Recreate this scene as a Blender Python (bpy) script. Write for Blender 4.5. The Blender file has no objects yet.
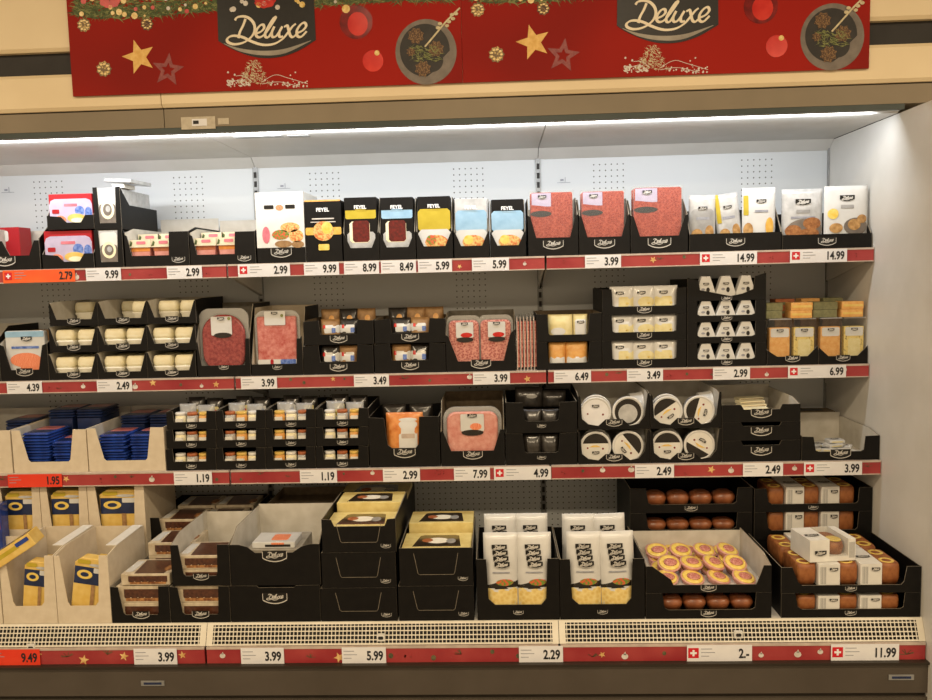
import bpy, bmesh, math, random
from mathutils import Vector, Matrix
random.seed(11)
SC = bpy.context.scene
COL = SC.collection
PI = math.pi

# ------------------------------------------------------------------ camera
CAM = Vector((-.1875, -3.5807, 1.5903)); YAW, PIT, ROL, FPX = .0413, -.0936, -.0255, 803.0
FW = Vector((-math.sin(YAW)*math.cos(PIT), math.cos(YAW)*math.cos(PIT), math.sin(PIT)))
_r = Vector((math.cos(YAW), math.sin(YAW), 0)); _u = _r.cross(FW)
RT = math.cos(ROL)*_r + math.sin(ROL)*_u
UP = -math.sin(ROL)*_r + math.cos(ROL)*_u
cd = bpy.data.cameras.new('camera'); cam = bpy.data.objects.new('camera', cd); COL.objects.link(cam)
cd.sensor_width = 36; cd.lens = FPX/932*36; cd.clip_start = .05
cam.matrix_world = Matrix((RT, UP, -FW)).transposed().to_4x4() @ Matrix.Identity(4)
cam.matrix_world.translation = CAM
SC.camera = cam

def at(px, py, Y):
    """world (x, z) of a photo pixel on the upright plane y = Y"""
    d = FW*FPX + RT*(px-466) - UP*(py-350)
    t = (Y-CAM.y)/d.y
    return CAM.x+d.x*t, CAM.z+d.z*t
def xa(px, Y, z):
    k = (px-466)/FPX; a = RT-FW*k
    return CAM.x-(a.y*(Y-CAM.y)+a.z*(z-CAM.z))/a.x
def za(py, x, Y):
    k = -(py-350)/FPX; a = UP-FW*k
    return CAM.z-(a.x*(x-CAM.x)+a.y*(Y-CAM.y))/a.z

# ------------------------------------------------------------------ materials
def lin(c):
    if isinstance(c, str):
        c = [int(c[i:i+2], 16)/255 for i in (0, 2, 4)]
    return tuple((v/12.92 if v <= .04045 else ((v+.055)/1.055)**2.4) for v in c)+(1,)
MATS = {}
def M(name, c, c2=None, rough=.5, scale=25, tex='noise', metal=0, spec=.4, bump=0, lo=.35, hi=.65, coat=0, emit=0):
    if name in MATS: return MATS[name]
    m = bpy.data.materials.new(name); m.use_nodes = True; nt = m.node_tree; b = nt.nodes['Principled BSDF']
    b.inputs['Roughness'].default_value = rough; b.inputs['Metallic'].default_value = metal
    b.inputs['Specular IOR Level'].default_value = spec
    if coat: b.inputs['Coat Weight'].default_value = coat; b.inputs['Coat Roughness'].default_value = .12
    tc = nt.nodes.new('ShaderNodeTexCoord')
    if tex == 'voronoi':
        t = nt.nodes.new('ShaderNodeTexVoronoi'); out = t.outputs['Distance']
    elif tex == 'wave':
        t = nt.nodes.new('ShaderNodeTexWave'); t.inputs['Distortion'].default_value = 6; out = t.outputs['Fac']
        t.inputs['Detail'].default_value = 2
    else:
        t = nt.nodes.new('ShaderNodeTexNoise'); t.inputs['Detail'].default_value = 3; out = t.outputs['Fac']
    t.inputs['Scale'].default_value = scale
    nt.links.new(tc.outputs['Object'], t.inputs['Vector'])
    r = nt.nodes.new('ShaderNodeValToRGB'); e = r.color_ramp.elements
    a = lin(c); z = lin(c2) if c2 else tuple(v*.9 for v in a[:3])+(1,)
    e[0].position = lo; e[0].color = a; e[1].position = hi; e[1].color = z
    nt.links.new(out, r.inputs[0]); nt.links.new(r.outputs[0], b.inputs['Base Color'])
    if bump:
        bp = nt.nodes.new('ShaderNodeBump'); bp.inputs['Strength'].default_value = bump; bp.inputs['Distance'].default_value = .003
        nt.links.new(out, bp.inputs['Height']); nt.links.new(bp.outputs[0], b.inputs['Normal'])
    if emit:
        nt.links.new(r.outputs[0], b.inputs['Emission Color']); b.inputs['Emission Strength'].default_value = emit
    MATS[name] = m; return m

M('black_card', '0c0a09', '110f0d', .5, 30, spec=.22)
M('carton_edge', '8d8474', '7a7264', .8, 60)
M('grey_inner', '9a9488', '8c8578', .85, 40)
M('white_inner', 'cfcbc2', 'c2bdb2', .8, 20)
M('brown_inner', '80705a', '6f614e', .85, 40)
M('beige_card', 'd5c8b2', 'cdbfa8', .8, 30)
M('beige_edge', 'e6dac2', 'd8cbb2', .85, 60)
M('badge_line', 'c9c6bf', 'b9b6b0', .5, 60)
M('badge_black', '14120f', '1a1714', .4, 60)
M('white_card', 'e2e0da', 'd6d4ce', .55, 15)
M('wafer_card', 'cfc2aa', 'b5a68c', .5, 40)
M('white_gloss', 'd8d8d6', 'cdcdcb', .25, 15, coat=.4)
M('cream_card', 'e3d9bd', 'd8cdae', .55, 40)
M('white_metal', 'd8d5cf', 'd0cdc6', .4, 6)
M('fascia_cream', 'ead7b2', 'e3cfa9', .45, 3)
M('grille_cream', 'e4decf', 'dcd5c4', .45, 20)
M('fascia_taupe', '8a7d68', '7f735f', .5, 3)
M('dark_gap', '2b2825', '231f1c', .6, 9)
M('teal_lip', '3c4643', '343e3b', .4, 8)
M('bumper', '514940', '4a4239', .45, 5)
M('bumper_dark', '2e261c', '2a231a', .5, 5)
M('rail_red', '94282e', 'a8403f', .35, 6, coat=.25)
M('rail_clear', 'b7a79c', 'c8b7aa', .2, 30)
M('rail_gold', 'c99a5a', 'e7c382', .4, 60)
M('rail_green', '4c4a33', '6e6648', .5, 60)
M('rail_white', 'dcd6cf', 'c9bfb5', .4, 60)
M('tag_white', 'e8e8ea', 'e0e0e4', .4, 20)
M('tag_orange', 'f2562b', 'ee6a2e', .4, 8)
M('tag_red', 'e23a22', 'e8452b', .4, 8)
M('ink', '1b1b1f', '242428', .5, 50)
M('ink_grey', '8d8f99', '9c9ea6', .5, 80)
M('flag_red', 'd3202c', 'c91c28', .4, 30)
M('pure_white', 'f0f0f0', 'e9e9e9', .4, 30)
M('floor_tile', '8f8678', '857c6e', .35, 4)
M('wall_dark', '181512', '201c18', .8, 4)
M('ceiling_paint', 'bdb6a8', 'b3ac9e', .8, 4)
# food and print
M('salami_coarse', '9a322e', 'd99484', .35, 130, 'voronoi', lo=.12, hi=.75, coat=.3)
M('salami_orange', '8e2414', 'b8503a', .3, 130, 'voronoi', lo=.1, hi=.8, coat=.4)
M('salami_round', '80181b', 'c25850', .25, 85, 'noise', lo=.35, hi=.95, coat=.4)
M('ham_pink', 'cf7c70', 'e3a79a', .3, 45, lo=.3, hi=.7, coat=.4)
M('ham_red', 'b8483f', 'dd938a', .3, 60, lo=.3, hi=.75, coat=.4)
M('dried_meat', '521312', '6f1c18', .35, 120, coat=.3)
M('salmon', 'e0714a', 'f1a27c', .3, 60, 'wave', coat=.3)
M('smoked_orange', 'c8702c', 'dd9350', .35, 40, coat=.3)
M('pate_pink', 'c98377', 'd4968a', .4, 40)
M('pate_top', 'd8893c', 'c67a33', .4, 60)
M('pate_brown', '9c5433', 'b26b40', .4, 60)
M('cream_food', 'eee4bd', 'f5efd2', .4, 30)
M('cream_tub', 'f4f0e2', 'ebe7d6', .35, 30)
M('cheese', 'd9b45a', 'e3c473', .4, 30)
M('cheese_pale', 'e2d6a4', 'd9cb90', .45, 50)
M('cheese_herb', 'e0c878', '75612f', .45, 120, lo=.55, hi=.7)
M('cheese_orange', 'd99a4e', 'e2b06a', .4, 60)
M('cheese_green', '6c6c4c', '83805a', .5, 60)
M('egg_yellow', 'e2be4c', 'eed478', .35, 60, coat=.3)
M('pastry_pink', 'c98a80', 'dba79b', .4, 50)
M('pastry_fill', 'a8574c', 'd49a8b', .4, 150)
M('pie_brown', '6b3a22', '925836', .35, 30, coat=.3)
M('pie_dark', '5e331c', '7a4526', .4, 30, coat=.2)
M('cake_brown', '7d4523', 'a56a3c', .45, 30)
M('choco', '3f2318', '5a3524', .35, 90, coat=.3)
M('wafer', 'b98652', '6d3f22', .5, 70)
M('pasta', 'd6b45c', 'e9d491', .4, 70, 'voronoi', lo=.05, hi=.8, coat=.4)
M('bread_brown', '8d6a44', 'a78358', .5, 50)
M('blue_pack', '1d3276', '25459a', .25, 25, coat=.5)
M('navy_pack', '172343', '202f57', .3, 25, coat=.4)
M('pink_pack', 'c9766c', 'b5625a', .3, 40, coat=.4)
M('red_pack', 'a91822', 'a81924', .4, 20)
M('yellow_print', 'b39d2a', 'bfa936', .4, 20)
M('lightblue_print', '86adc9', '9bbfd8', .3, 20, coat=.3)
M('blue_print', '3d5fae', '7f96cf', .4, 90)
M('lilac_print', 'b4a9c4', 'c0b4cc', .35, 30)
M('pink_print', 'd9808c', 'c96a78', .4, 30)
M('gold_card', 'd8c37c', 'e6d592', .35, 30)
M('silver_pack', 'a9a9a8', 'c3c3c2', .3, 30, coat=.4)
M('window_dark', '1d1712', '3a2b20', .15, 60, coat=.8)
M('food_photo', 'd2703c', 'd9c27a', .4, 130, lo=.4, hi=.6)
M('food_photo_green', '6f8a3a', 'd2603c', .4, 110, lo=.45, hi=.55)
M('almond', 'b27a48', '8a5630', .5, 90)
M('walnut', 'c49a62', '9b7240', .5, 60, bump=.3)
M('grey_print', '8e8d8b', 'a3a2a0', .4, 30)
M('gold_print', 'c99b45', 'dcb869', .35, 90)
M('dark_film', '1c1917', '35312d', .35, 45, coat=.8)
M('sign_red_b', '7e1416', '8a191a', .35, 3)
M('pine_green', '38451f', '59663a', .6, 80)
M('pine_green_light', '6c7440', '8b8d55', .6, 80)
M('berry_red', 'b81f1c', 'd2372c', .3, 60)
M('berry_gold', 'd9b259', 'f0d793', .3, 90)
M('ornament_red', 'c2201c', 'd83a2e', .2, 12)
M('ornament_dark', '5f0f10', '8e1c1a', .2, 30)
M('star_gold', 'd9a543', 'e8bd63', .4, 50)
M('star_wine', '7a1c1c', '8f3a34', .4, 60)
M('plate_grey', '6b6259', '7d736a', .5, 30)
M('plate_dark', '1e1a16', '2a241e', .5, 30)
M('cone_brown', '9c7748', '4a3018', .5, 220, 'voronoi', lo=.1, hi=.6)
M('cone_gold', 'd9b768', '6a4f22', .4, 150, 'voronoi', lo=.15, hi=.6)
M('twig', 'bfb08a', 'd6caa6', .5, 120)
M('badge_silver', '8c8478', 'a29a8c', .4, 20)
M('script_cream', 'efe3cb', 'e6d8bd', .4, 20)
M('sticker', 'b8ad98', 'c7bda9', .5, 60)
M('slot_metal', '9a9a98', '8b8b89', .4, 30, metal=.3)
M('lamp_white', 'e9eef2', 'e3e8ec', .4, 30)

def clear_mat(name, tint, gloss):
    m = bpy.data.materials.new(name); m.use_nodes = True; nt = m.node_tree
    for n in list(nt.nodes):
        if n.type == 'BSDF_PRINCIPLED': nt.nodes.remove(n)
    o = [n for n in nt.nodes if n.type == 'OUTPUT_MATERIAL'][0]
    t = nt.nodes.new('ShaderNodeBsdfTransparent'); t.inputs[0].default_value = tint
    g = nt.nodes.new('ShaderNodeBsdfPrincipled'); g.inputs['Base Color'].default_value = (.75, .75, .74, 1); g.inputs['Roughness'].default_value = .12
    n = nt.nodes.new('ShaderNodeTexNoise'); n.inputs['Scale'].default_value = 45
    tc = nt.nodes.new('ShaderNodeTexCoord'); nt.links.new(tc.outputs['Object'], n.inputs['Vector'])
    bp = nt.nodes.new('ShaderNodeBump'); bp.inputs['Strength'].default_value = .6; bp.inputs['Distance'].default_value = .004
    nt.links.new(n.outputs[0], bp.inputs['Height']); nt.links.new(bp.outputs[0], g.inputs['Normal'])
    x = nt.nodes.new('ShaderNodeMixShader'); x.inputs[0].default_value = gloss
    nt.links.new(t.outputs[0], x.inputs[1]); nt.links.new(g.outputs[0], x.inputs[2]); nt.links.new(x.outputs[0], o.inputs[0])
    MATS[name] = m
clear_mat('clear_film', (.97, .97, .96, 1), .04)
clear_mat('clear_tray', (.85, .86, .86, 1), .38)

def back_wall_mat():
    m = bpy.data.materials.new('perforated_white_metal'); m.use_nodes = True; nt = m.node_tree; b = nt.nodes['Principled BSDF']
    N = nt.nodes.new; L = nt.links.new
    tc = N('ShaderNodeTexCoord'); sp = N('ShaderNodeSeparateXYZ'); L(tc.outputs['Object'], sp.inputs[0])
    def mt(op, a, b_=None, c=None):
        n = N('ShaderNodeMath'); n.operation = op
        for i, v in enumerate((a, b_, c)):
            if v is None: continue
            if isinstance(v, (int, float)): n.inputs[i].default_value = v
            else: L(v, n.inputs[i])
        return n.outputs[0]
    P = .0255
    fx = mt('SUBTRACT', mt('FRACT', mt('DIVIDE', sp.outputs[0], P)), .5); fz = mt('SUBTRACT', mt('FRACT', mt('DIVIDE', sp.outputs[2], P)), .5)
    r = mt('ADD', mt('MULTIPLY', fx, fx), mt('MULTIPLY', fz, fz)); hole = mt('LESS_THAN', r, .0135)
    u = mt('ABSOLUTE', mt('SUBTRACT', mt('FRACT', mt('DIVIDE', sp.outputs[0], .625)), .5))
    band = mt('LESS_THAN', u, .1224)
    low = mt('LESS_THAN', sp.outputs[2], .80)
    zone = mt('MAXIMUM', band, low)
    top = mt('LESS_THAN', sp.outputs[2], 2.07)
    k = mt('MULTIPLY', mt('MULTIPLY', hole, zone), top)
    mx = N('ShaderNodeMix'); mx.data_type = 'RGBA'; L(k, mx.inputs[0]); mx.inputs[6].default_value = lin('d6d9da'); mx.inputs[7].default_value = lin('3a3732')
    L(mx.outputs[2], b.inputs['Base Color']); b.inputs['Roughness'].default_value = .45
    MATS['perforated'] = m
back_wall_mat()
def sign_mat():
    m = bpy.data.materials.new('printed_red_sign'); m.use_nodes = True; nt = m.node_tree; b = nt.nodes['Principled BSDF']
    N = nt.nodes.new; L = nt.links.new
    tc = N('ShaderNodeTexCoord'); n = N('ShaderNodeTexNoise'); n.inputs['Scale'].default_value = 1.6; n.inputs['Detail'].default_value = 1
    L(tc.outputs['Object'], n.inputs['Vector'])
    r = N('ShaderNodeValToRGB'); e = r.color_ramp.elements; e[0].position = .35; e[0].color = lin('80170f'); e[1].position = .6; e[1].color = lin('9f1d11')
    L(n.outputs[0], r.inputs[0]); L(r.outputs[0], b.inputs['Base Color']); b.inputs['Roughness'].default_value = .6; b.inputs['Specular IOR Level'].default_value = .15
    MATS['sign_red'] = m
sign_mat()

# ------------------------------------------------------------------ mesh building
class MB:
    def __init__(s): s.v = []; s.f = []; s.m = []; s.smooth = []
    def add(s, vs, fs, m=0, sm=False):
        b = len(s.v); s.v += [tuple(v) for v in vs]
        for f in fs: s.f.append([b+i for i in f]); s.m.append(m); s.smooth.append(sm)
        return s
    def box(s, x0, x1, y0, y1, z0, z1, m=0, mt=None):
        vs = [(x, y, z) for z in (z0, z1) for y in (y0, y1) for x in (x0, x1)]
        s.add(vs, [(0, 2, 3, 1)], m); s.f.append([len(s.v)-8+i for i in (4, 5, 7, 6)]); s.m.append(m if mt is None else mt); s.smooth.append(False)
        b = len(s.v)-8
        for f in ((0, 1, 5, 4), (1, 3, 7, 5), (3, 2, 6, 7), (2, 0, 4, 6)): s.f.append([b+i for i in f]); s.m.append(m); s.smooth.append(False)
        return s
    def prism(s, poly, y0, y1, mf=0, mb=None, ms=None, axis='y'):
        """poly in (x,z), counter-clockwise seen from -y; extruded y0 (front) to y1.  axis 'x': poly is (y,z), 'z': poly is (x,y)"""
        mb = mf if mb is None else mb; ms = mf if ms is None else ms; n = len(poly)
        def p(a, b, t): return (a, t, b) if axis == 'y' else ((t, a, b) if axis == 'x' else (a, b, t))
        vs = [p(a, b, y0) for a, b in poly]+[p(a, b, y1) for a, b in poly]
        b0 = len(s.v); s.v += vs
        s.f.append([b0+i for i in range(n)]); s.m.append(mf); s.smooth.append(False)
        s.f.append([b0+n+i for i in reversed(range(n))]); s.m.append(mb); s.smooth.append(False)
        for i in range(n):
            j = (i+1) % n; s.f.append([b0+i, b0+n+i, b0+n+j, b0+j]); s.m.append(ms); s.smooth.append(False)
        return s
    def rings(s, rs, m=0, sm=True, cap=True, ms=None):
        n = len(rs[0]); b = len(s.v)
        for r in rs: s.v += [tuple(p) for p in r]
        for k in range(len(rs)-1):
            for i in range(n):
                j = (i+1) % n; s.f.append([b+k*n+i, b+k*n+j, b+(k+1)*n+j, b+(k+1)*n+i]); s.m.append(ms[k] if ms else m); s.smooth.append(sm)
        if cap:
            s.f.append([b+i for i in reversed(range(n))]); s.m.append(ms[0] if ms else m); s.smooth.append(False)
            s.f.append([b+(len(rs)-1)*n+i for i in range(n)]); s.m.append(ms[-1] if ms else m); s.smooth.append(False)
        return s
    def tube(s, pts, r, m=0, n=8):
        rs = []
        for i, p in enumerate(pts):
            p = Vector(p); d = (Vector(pts[min(i+1, len(pts)-1)])-Vector(pts[max(i-1, 0)])).normalized()
            a = d.cross(Vector((0, 0, 1)) if abs(d.z) < .9 else Vector((1, 0, 0))).normalized(); b = d.cross(a)
            rs.append([p+a*r*math.cos(2*PI*k/n)+b*r*math.sin(2*PI*k/n) for k in range(n)])
        return s.rings(rs, m)
    def mesh(s, name, mats):
        me = bpy.data.meshes.new(name); me.from_pydata(s.v, [], s.f)
        for q in mats: me.materials.append(MATS[q])
        me.polygons.foreach_set('material_index', s.m); me.polygons.foreach_set('use_smooth', s.smooth); me.update()
        bm = bmesh.new(); bm.from_mesh(me); bmesh.ops.recalc_face_normals(bm, faces=bm.faces); bm.to_mesh(me); bm.free()
        return me
    def build(s, name, mats, parent=None, loc=(0, 0, 0), rot=(0, 0, 0)):
        return link(name, s.mesh(name, mats if isinstance(mats, (list, tuple)) else [mats]), parent, loc, rot)
def link(name, me, parent=None, loc=(0, 0, 0), rot=(0, 0, 0), scale=(1, 1, 1)):
    o = bpy.data.objects.new(name, me); COL.objects.link(o); o.parent = parent; o.location = loc; o.rotation_euler = rot; o.scale = scale
    return o
def thing(name, label, cat, loc=(0, 0, 0), rz=0, group=None, rx=0, ry=0):
    o = bpy.data.objects.new(name, None); COL.objects.link(o); o.location = loc; o.rotation_euler = (rx, ry, rz); o.empty_display_size = .05
    o['label'] = label; o['category'] = cat
    if group: o['group'] = group
    return o
def dup(root, loc, rz=None, label=None, group=None, scale=None, rx=None, ry=None):
    r = root.copy(); COL.objects.link(r); r.location = loc
    if rz is not None: r.rotation_euler.z = rz
    if rx is not None: r.rotation_euler.x = rx
    if ry is not None: r.rotation_euler.y = ry
    if scale: r.scale = scale
    if label: r['label'] = label
    if group: r['group'] = group
    def rec(a, b):
        for ch in list(a.children):
            c = ch.copy(); COL.objects.link(c); c.parent = b; rec(ch, c)
    rec(root, r)
    return r
def struct(o): o['kind'] = 'structure'; return o

def rrect(w, h, r, n=4, cx=0, cz=0):
    r = min(r, w/2*.999, h/2*.999); o = []
    for (sx, sz, a0) in ((1, -1, -PI/2), (1, 1, 0), (-1, 1, PI/2), (-1, -1, PI)):
        for k in range(n+1):
            a = a0+PI/2*k/n; o.append((cx+sx*(w/2-r)+r*math.cos(a), cz+sz*(h/2-r)+r*math.sin(a)))
    return o
def ell(rx, rz, n=20, cx=0, cz=0): return [(cx+rx*math.cos(2*PI*k/n), cz+rz*math.sin(2*PI*k/n)) for k in range(n)]
def star_poly(cx, cz, r, ri, a0=PI/2, n=5): return [(cx+(r if k % 2 == 0 else ri)*math.cos(a0+PI*k/n), cz+(r if k % 2 == 0 else ri)*math.sin(a0+PI*k/n)) for k in range(2*n)]

def catmull(pts, n=7):
    o = []
    for i in range(len(pts)-1):
        p0 = Vector(pts[max(i-1, 0)]); p1 = Vector(pts[i]); p2 = Vector(pts[i+1]); p3 = Vector(pts[min(i+2, len(pts)-1)])
        for k in range(n):
            t = k/n; o.append(.5*((2*p1)+(-p0+p2)*t+(2*p0-5*p1+4*p2-p3)*t*t+(-p0+3*p1-3*p2+p3)*t**3))
    o.append(Vector(pts[-1])); return o
def ribbon(mb, pts, w, y, m=0, th=.0004, smooth=True, call=0):
    """flat stroke in the x-z plane at depth y"""
    c = catmull(pts) if smooth else [Vector(p) for p in pts]
    L = []; R = []
    for i, p in enumerate(c):
        d = (c[min(i+1, len(c)-1)]-c[max(i-1, 0)])
        if d.length < 1e-9: d = Vector((1, 0))
        d.normalize(); nn = Vector((-d.y, d.x))
        ww = w*(1+call*(abs(d.x*.5-d.y*.86)-.5))/2
        L.append(p+nn*ww); R.append(p-nn*ww)
    b = len(mb.v)
    for l, r in zip(L, R): mb.v += [(l.x, y, l.y), (r.x, y, r.y)]
    for i in range(len(c)-1): mb.f.append([b+2*i, b+2*i+1, b+2*i+3, b+2*i+2]); mb.m.append(m); mb.smooth.append(False)

# script lettering of the badge, drawn as pen strokes (unit: badge width 1)
DSTR = [
 [(235, 138), (250, 118), (290, 111), (330, 124), (360, 158), (367, 200), (350, 240), (312, 274), (270, 292), (225, 296), (190, 283), (183, 264), (203, 245), (240, 240), (290, 251), (340, 275), (400, 296), (450, 301), (505, 290), (555, 258), (590, 215), (618, 178), (640, 160)],
 [(305, 128), (290, 170), (268, 215), (258, 256)],
 [(378, 225), (408, 212), (428, 190), (424, 168), (402, 172), (378, 205), (376, 238), (398, 250), (430, 232), (470, 178), (505, 122), (493, 122), (462, 170), (438, 218), (438, 246), (458, 248), (480, 215), (497, 178)],
 [(497, 178), (480, 218), (484, 246), (506, 244), (530, 214), (550, 178)],
 [(550, 178), (530, 216), (532, 246), (556, 244)],
 [(562, 182), (582, 172), (592, 200), (603, 238), (622, 248), (648, 226)],
 [(648, 222), (684, 206), (708, 176), (698, 154), (674, 164), (648, 202), (650, 240), (676, 246), (712, 210)],
]
def lx(p): return ((p[0]-443)/665, (205-p[1])/665)
def deluxe_strokes(mb, y, w, m, sc=1, ox=0, oz=0):
    for s in DSTR: ribbon(mb, [Vector((lx(p)[0]*sc+ox, lx(p)[1]*sc+oz)) for p in s], w*sc, y, m, call=.5)
_badge = {}
def badge_mesh(kind='line'):
    """badge: a shield with a curved foot, lettering across; width 1, centred"""
    if kind in _badge: return _badge[kind]
    mb = MB()
    foot = [(-.5, -.12), (-.35, -.2), (-.18, -.25), (0, -.27), (.18, -.25), (.35, -.2), (.5, -.12)]
    mb.add([(x, 0, z) for x, z in foot+[(.5, .19), (-.5, .19)]], [tuple(range(9))], 0)
    if kind == 'line':
        ribbon(mb, [Vector(p) for p in [(-.5, .16), (-.5, -.1)]], .026, -.004, 1, smooth=False)
        ribbon(mb, [Vector(p) for p in [(.5, .16), (.5, -.1)]], .026, -.004, 1, smooth=False)
        ribbon(mb, [Vector((x, z+.005)) for x, z in foot], .04, -.004, 1)
        deluxe_strokes(mb, -.006, .036, 1, .86, 0, .01)
    else:
        deluxe_strokes(mb, -.006, .06, 1, .9, 0, .0)
        mb2 = [(x*.98, z+.03) for x, z in foot]
        ribbon(mb, [Vector(p) for p in mb2], .03, -.004, 1)
    me = mb.mesh('logo_badge', ['badge_black', 'badge_line']); _badge[kind] = me; return me
def badge(parent, x, y, z, w, kind='line', name='logo_badge', rot=(0, 0, 0)):
    return link(name, badge_mesh(kind), parent, (x, y, z), rot, (w, w*.1, w))

_txt = {}
def text_mesh(s, mat, bold=0):
    k = (s, mat, bold)
    if k in _txt: return _txt[k]
    c = bpy.data.curves.new('lettering', 'FONT'); c.body = s; c.align_x = 'CENTER'; c.align_y = 'CENTER'; c.size = 1; c.offset = bold; c.resolution_u = 3
    o = bpy.data.objects.new('lettering', c); COL.objects.link(o)
    bpy.context.view_layer.update()
    me = bpy.data.meshes.new_from_object(o.evaluated_get(bpy.context.evaluated_depsgraph_get()))
    bpy.data.objects.remove(o); me.materials.clear(); me.materials.append(MATS[mat]); me.name = 'lettering'
    _txt[k] = me; return me
def text(parent, s, x, y, z, size, mat='ink', name='lettering', sx=1, bold=0, rot=None):
    return link(name, text_mesh(s, mat, bold), parent, (x, y, z), rot or (PI/2, 0, 0), (size*sx, size, size))

# ------------------------------------------------------------------ generic pack with printed areas
def surf(kind, w, h, d):
    if kind == 'pillow':
        def fn(x, z):
            u = min(1, abs(2*x/w)); v = max(0, min(1, z/h))
            a = (1-u**4)*(min(1, v/.12)**.6)*(max(0, min(1, (1-v)/.35))**.7)
            return -.0015-(d/2-.0015)*a
        return fn
    return lambda x, z: -d/2
def patch(poly, fn, eps, mat, name, parent, k=5):
    """printed area following the pack's surface"""
    cx = sum(p[0] for p in poly)/len(poly); cz = sum(p[1] for p in poly)/len(poly); mb = MB(); n = len(poly)
    vs = [(cx, fn(cx, cz)-eps, cz)]
    for r in range(1, k+1):
        for x, z in poly:
            X = cx+(x-cx)*r/k; Z = cz+(z-cz)*r/k; vs.append((X, fn(X, Z)-eps, Z))
    fs = [(0, 1+i, 1+(i+1) % n) for i in range(n)]
    for r in range(k-1):
        for i in range(n): a = 1+r*n+i; b = 1+r*n+(i+1) % n; fs.append((a, a+n, b+n, b))
    mb.add(vs, fs, 0, True); return mb.build(name, mat, parent)
def dens(poly, n=4):
    o = []
    for i in range(len(poly)):
        a = poly[i]; b = poly[(i+1) % len(poly)]
        for k in range(n): o.append((a[0]+(b[0]-a[0])*k/n, a[1]+(b[1]-a[1])*k/n))
    return o
def pack(name, label, cat, loc, w, h, d, mat, prints=(), kind='slab', r=.004, group=None, rz=0, rx=0, ry=0, body='body', poly=None):
    """pack standing on its base, front toward -y, back at y=d/2; prints: (part, shape, cx, cz, pw, ph, mat[, eps]) in fractions"""
    t = thing(name, label, cat, loc, rz, group, rx, ry); fn = surf(kind, w, h, d); mb = MB()
    if kind == 'pillow':
        nx, nz = 10, 12; vs = []; fs = []
        for sgn in (1, -1):
            for j in range(nz+1):
                for i in range(nx+1):
                    x = -w/2+w*i/nx; z = h*j/nz; vs.append((x, sgn*fn(x, z), z))
        S = (nx+1)*(nz+1)
        for j in range(nz):
            for i in range(nx):
                a = j*(nx+1)+i; fs.append((a, a+1, a+nx+2, a+nx+1)); fs.append((S+a, S+a+nx+1, S+a+nx+2, S+a+1))
        for j in range(nz):
            for i in (0, nx): a = j*(nx+1)+i; fs.append((a, a+nx+1, S+a+nx+1, S+a))
        for i in range(nx):
            for j in (0, nz): a = j*(nx+1)+i; fs.append((a, a+1, S+a+1, S+a))
        mb.add(vs, fs, 0, True)
    else:
        p = [(x*w, z*h) for x, z in poly] if poly else rrect(w, h, r, cz=h/2)
        b = min(.002, d*.2)
        # bevelled slab
        cx, cz = 0, h/2
        def ins(q, e): return [(cx+(x-cx)*(1-2*e/w), cz+(z-cz)*(1-2*e/h)) for x, z in q]
        rs = [[(x, y, z) for x, z in ins(p, e)] for y, e in ((-d/2, b), (-d/2+b, 0), (d/2-b, 0), (d/2, b))]
        mb.rings(rs, 0, sm=False)
    mb.build(body, mat, t)
    for i, q in enumerate(prints):
        part, shp, cx, cz, pw, ph, mt = q[:7]; eps = .0008+.0004*i
        X, Z, W, H = cx*w, cz*h, pw*w, ph*h
        if shp == 'logo': badge(t, X, fn(X, Z)-eps-.002, Z, W, 'solid'); continue
        if shp == 'text': text(t, mt, X, fn(X, Z)-eps-.002, Z, H, q[7], sx=pw, bold=.02); continue
        if shp == 'e': pl = ell(W/2, H/2, 18, X, Z)
        elif shp == 'r': pl = dens(rrect(W, H, min(W, H)*.12, 1, X, Z), 2)
        elif shp == 'tri': pl = dens([(X-W/2, Z-H/2), (X+W/2, Z-H/2), (X+W/2, Z+H/2)], 4)
        else: pl = dens([(X+W*a, Z+H*b) for a, b in shp], 3)
        patch(pl, fn, eps, mt, part, t)
    return t
def boxpack(name, label, cat, loc, w, d, h, mat, front=(), top=(), group=None, rz=0, rx=0, ry=0):
    """low box lying down: origin at centre of its base; prints on the front face and on the lid"""
    t = thing(name, label, cat, loc, rz, group, rx, ry); b = .0015
    mb = MB(); rs = []
    for z, e in ((0, b), (b, 0), (h-b, 0), (h, b)): rs.append([(x, y, z) for x, y in rrect(w-2*e, d-2*e, .002, 1)])
    mb.rings(rs, 0, sm=False); mb.build('body', mat, t)
    for i, q in enumerate(front):
        part, shp, cx, cz, pw, ph, mt = q
        if shp == 'logo': badge(t, cx*w, -d/2-.0025, cz*h, pw*w, 'solid'); continue
        pl = ell(pw*w/2, ph*h/2, 16, cx*w, cz*h) if shp == 'e' else (rrect(pw*w, ph*h, min(pw*w, ph*h)*.2, 2, cx*w, cz*h) if shp == 'r' else [(cx*w+a*pw*w, cz*h+c*ph*h) for a, c in shp])
        MB().prism(pl, -d/2-.0006-.0003*i, -d/2+.0002).build(part, mt, t)
    for i, q in enumerate(top):
        part, shp, cx, cy, pw, pd, mt = q
        if shp == 'logo': badge(t, cx*w, cy*d, h+.0025, pw*w, 'solid', rot=(-PI/2, 0, 0)); continue
        pl = ell(pw*w/2, pd*d/2, 16, cx*w, cy*d) if shp == 'e' else (rrect(pw*w, pd*d, min(pw*w, pd*d)*.15, 2, cx*w, cy*d) if shp == 'r' else [(cx*w+a*pw*w, cy*d+c*pd*d) for a, c in shp])
        MB().prism(pl, h-.0002, h+.0006+.0003*i, axis='z').build(part, mt, t)
    return t

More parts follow.
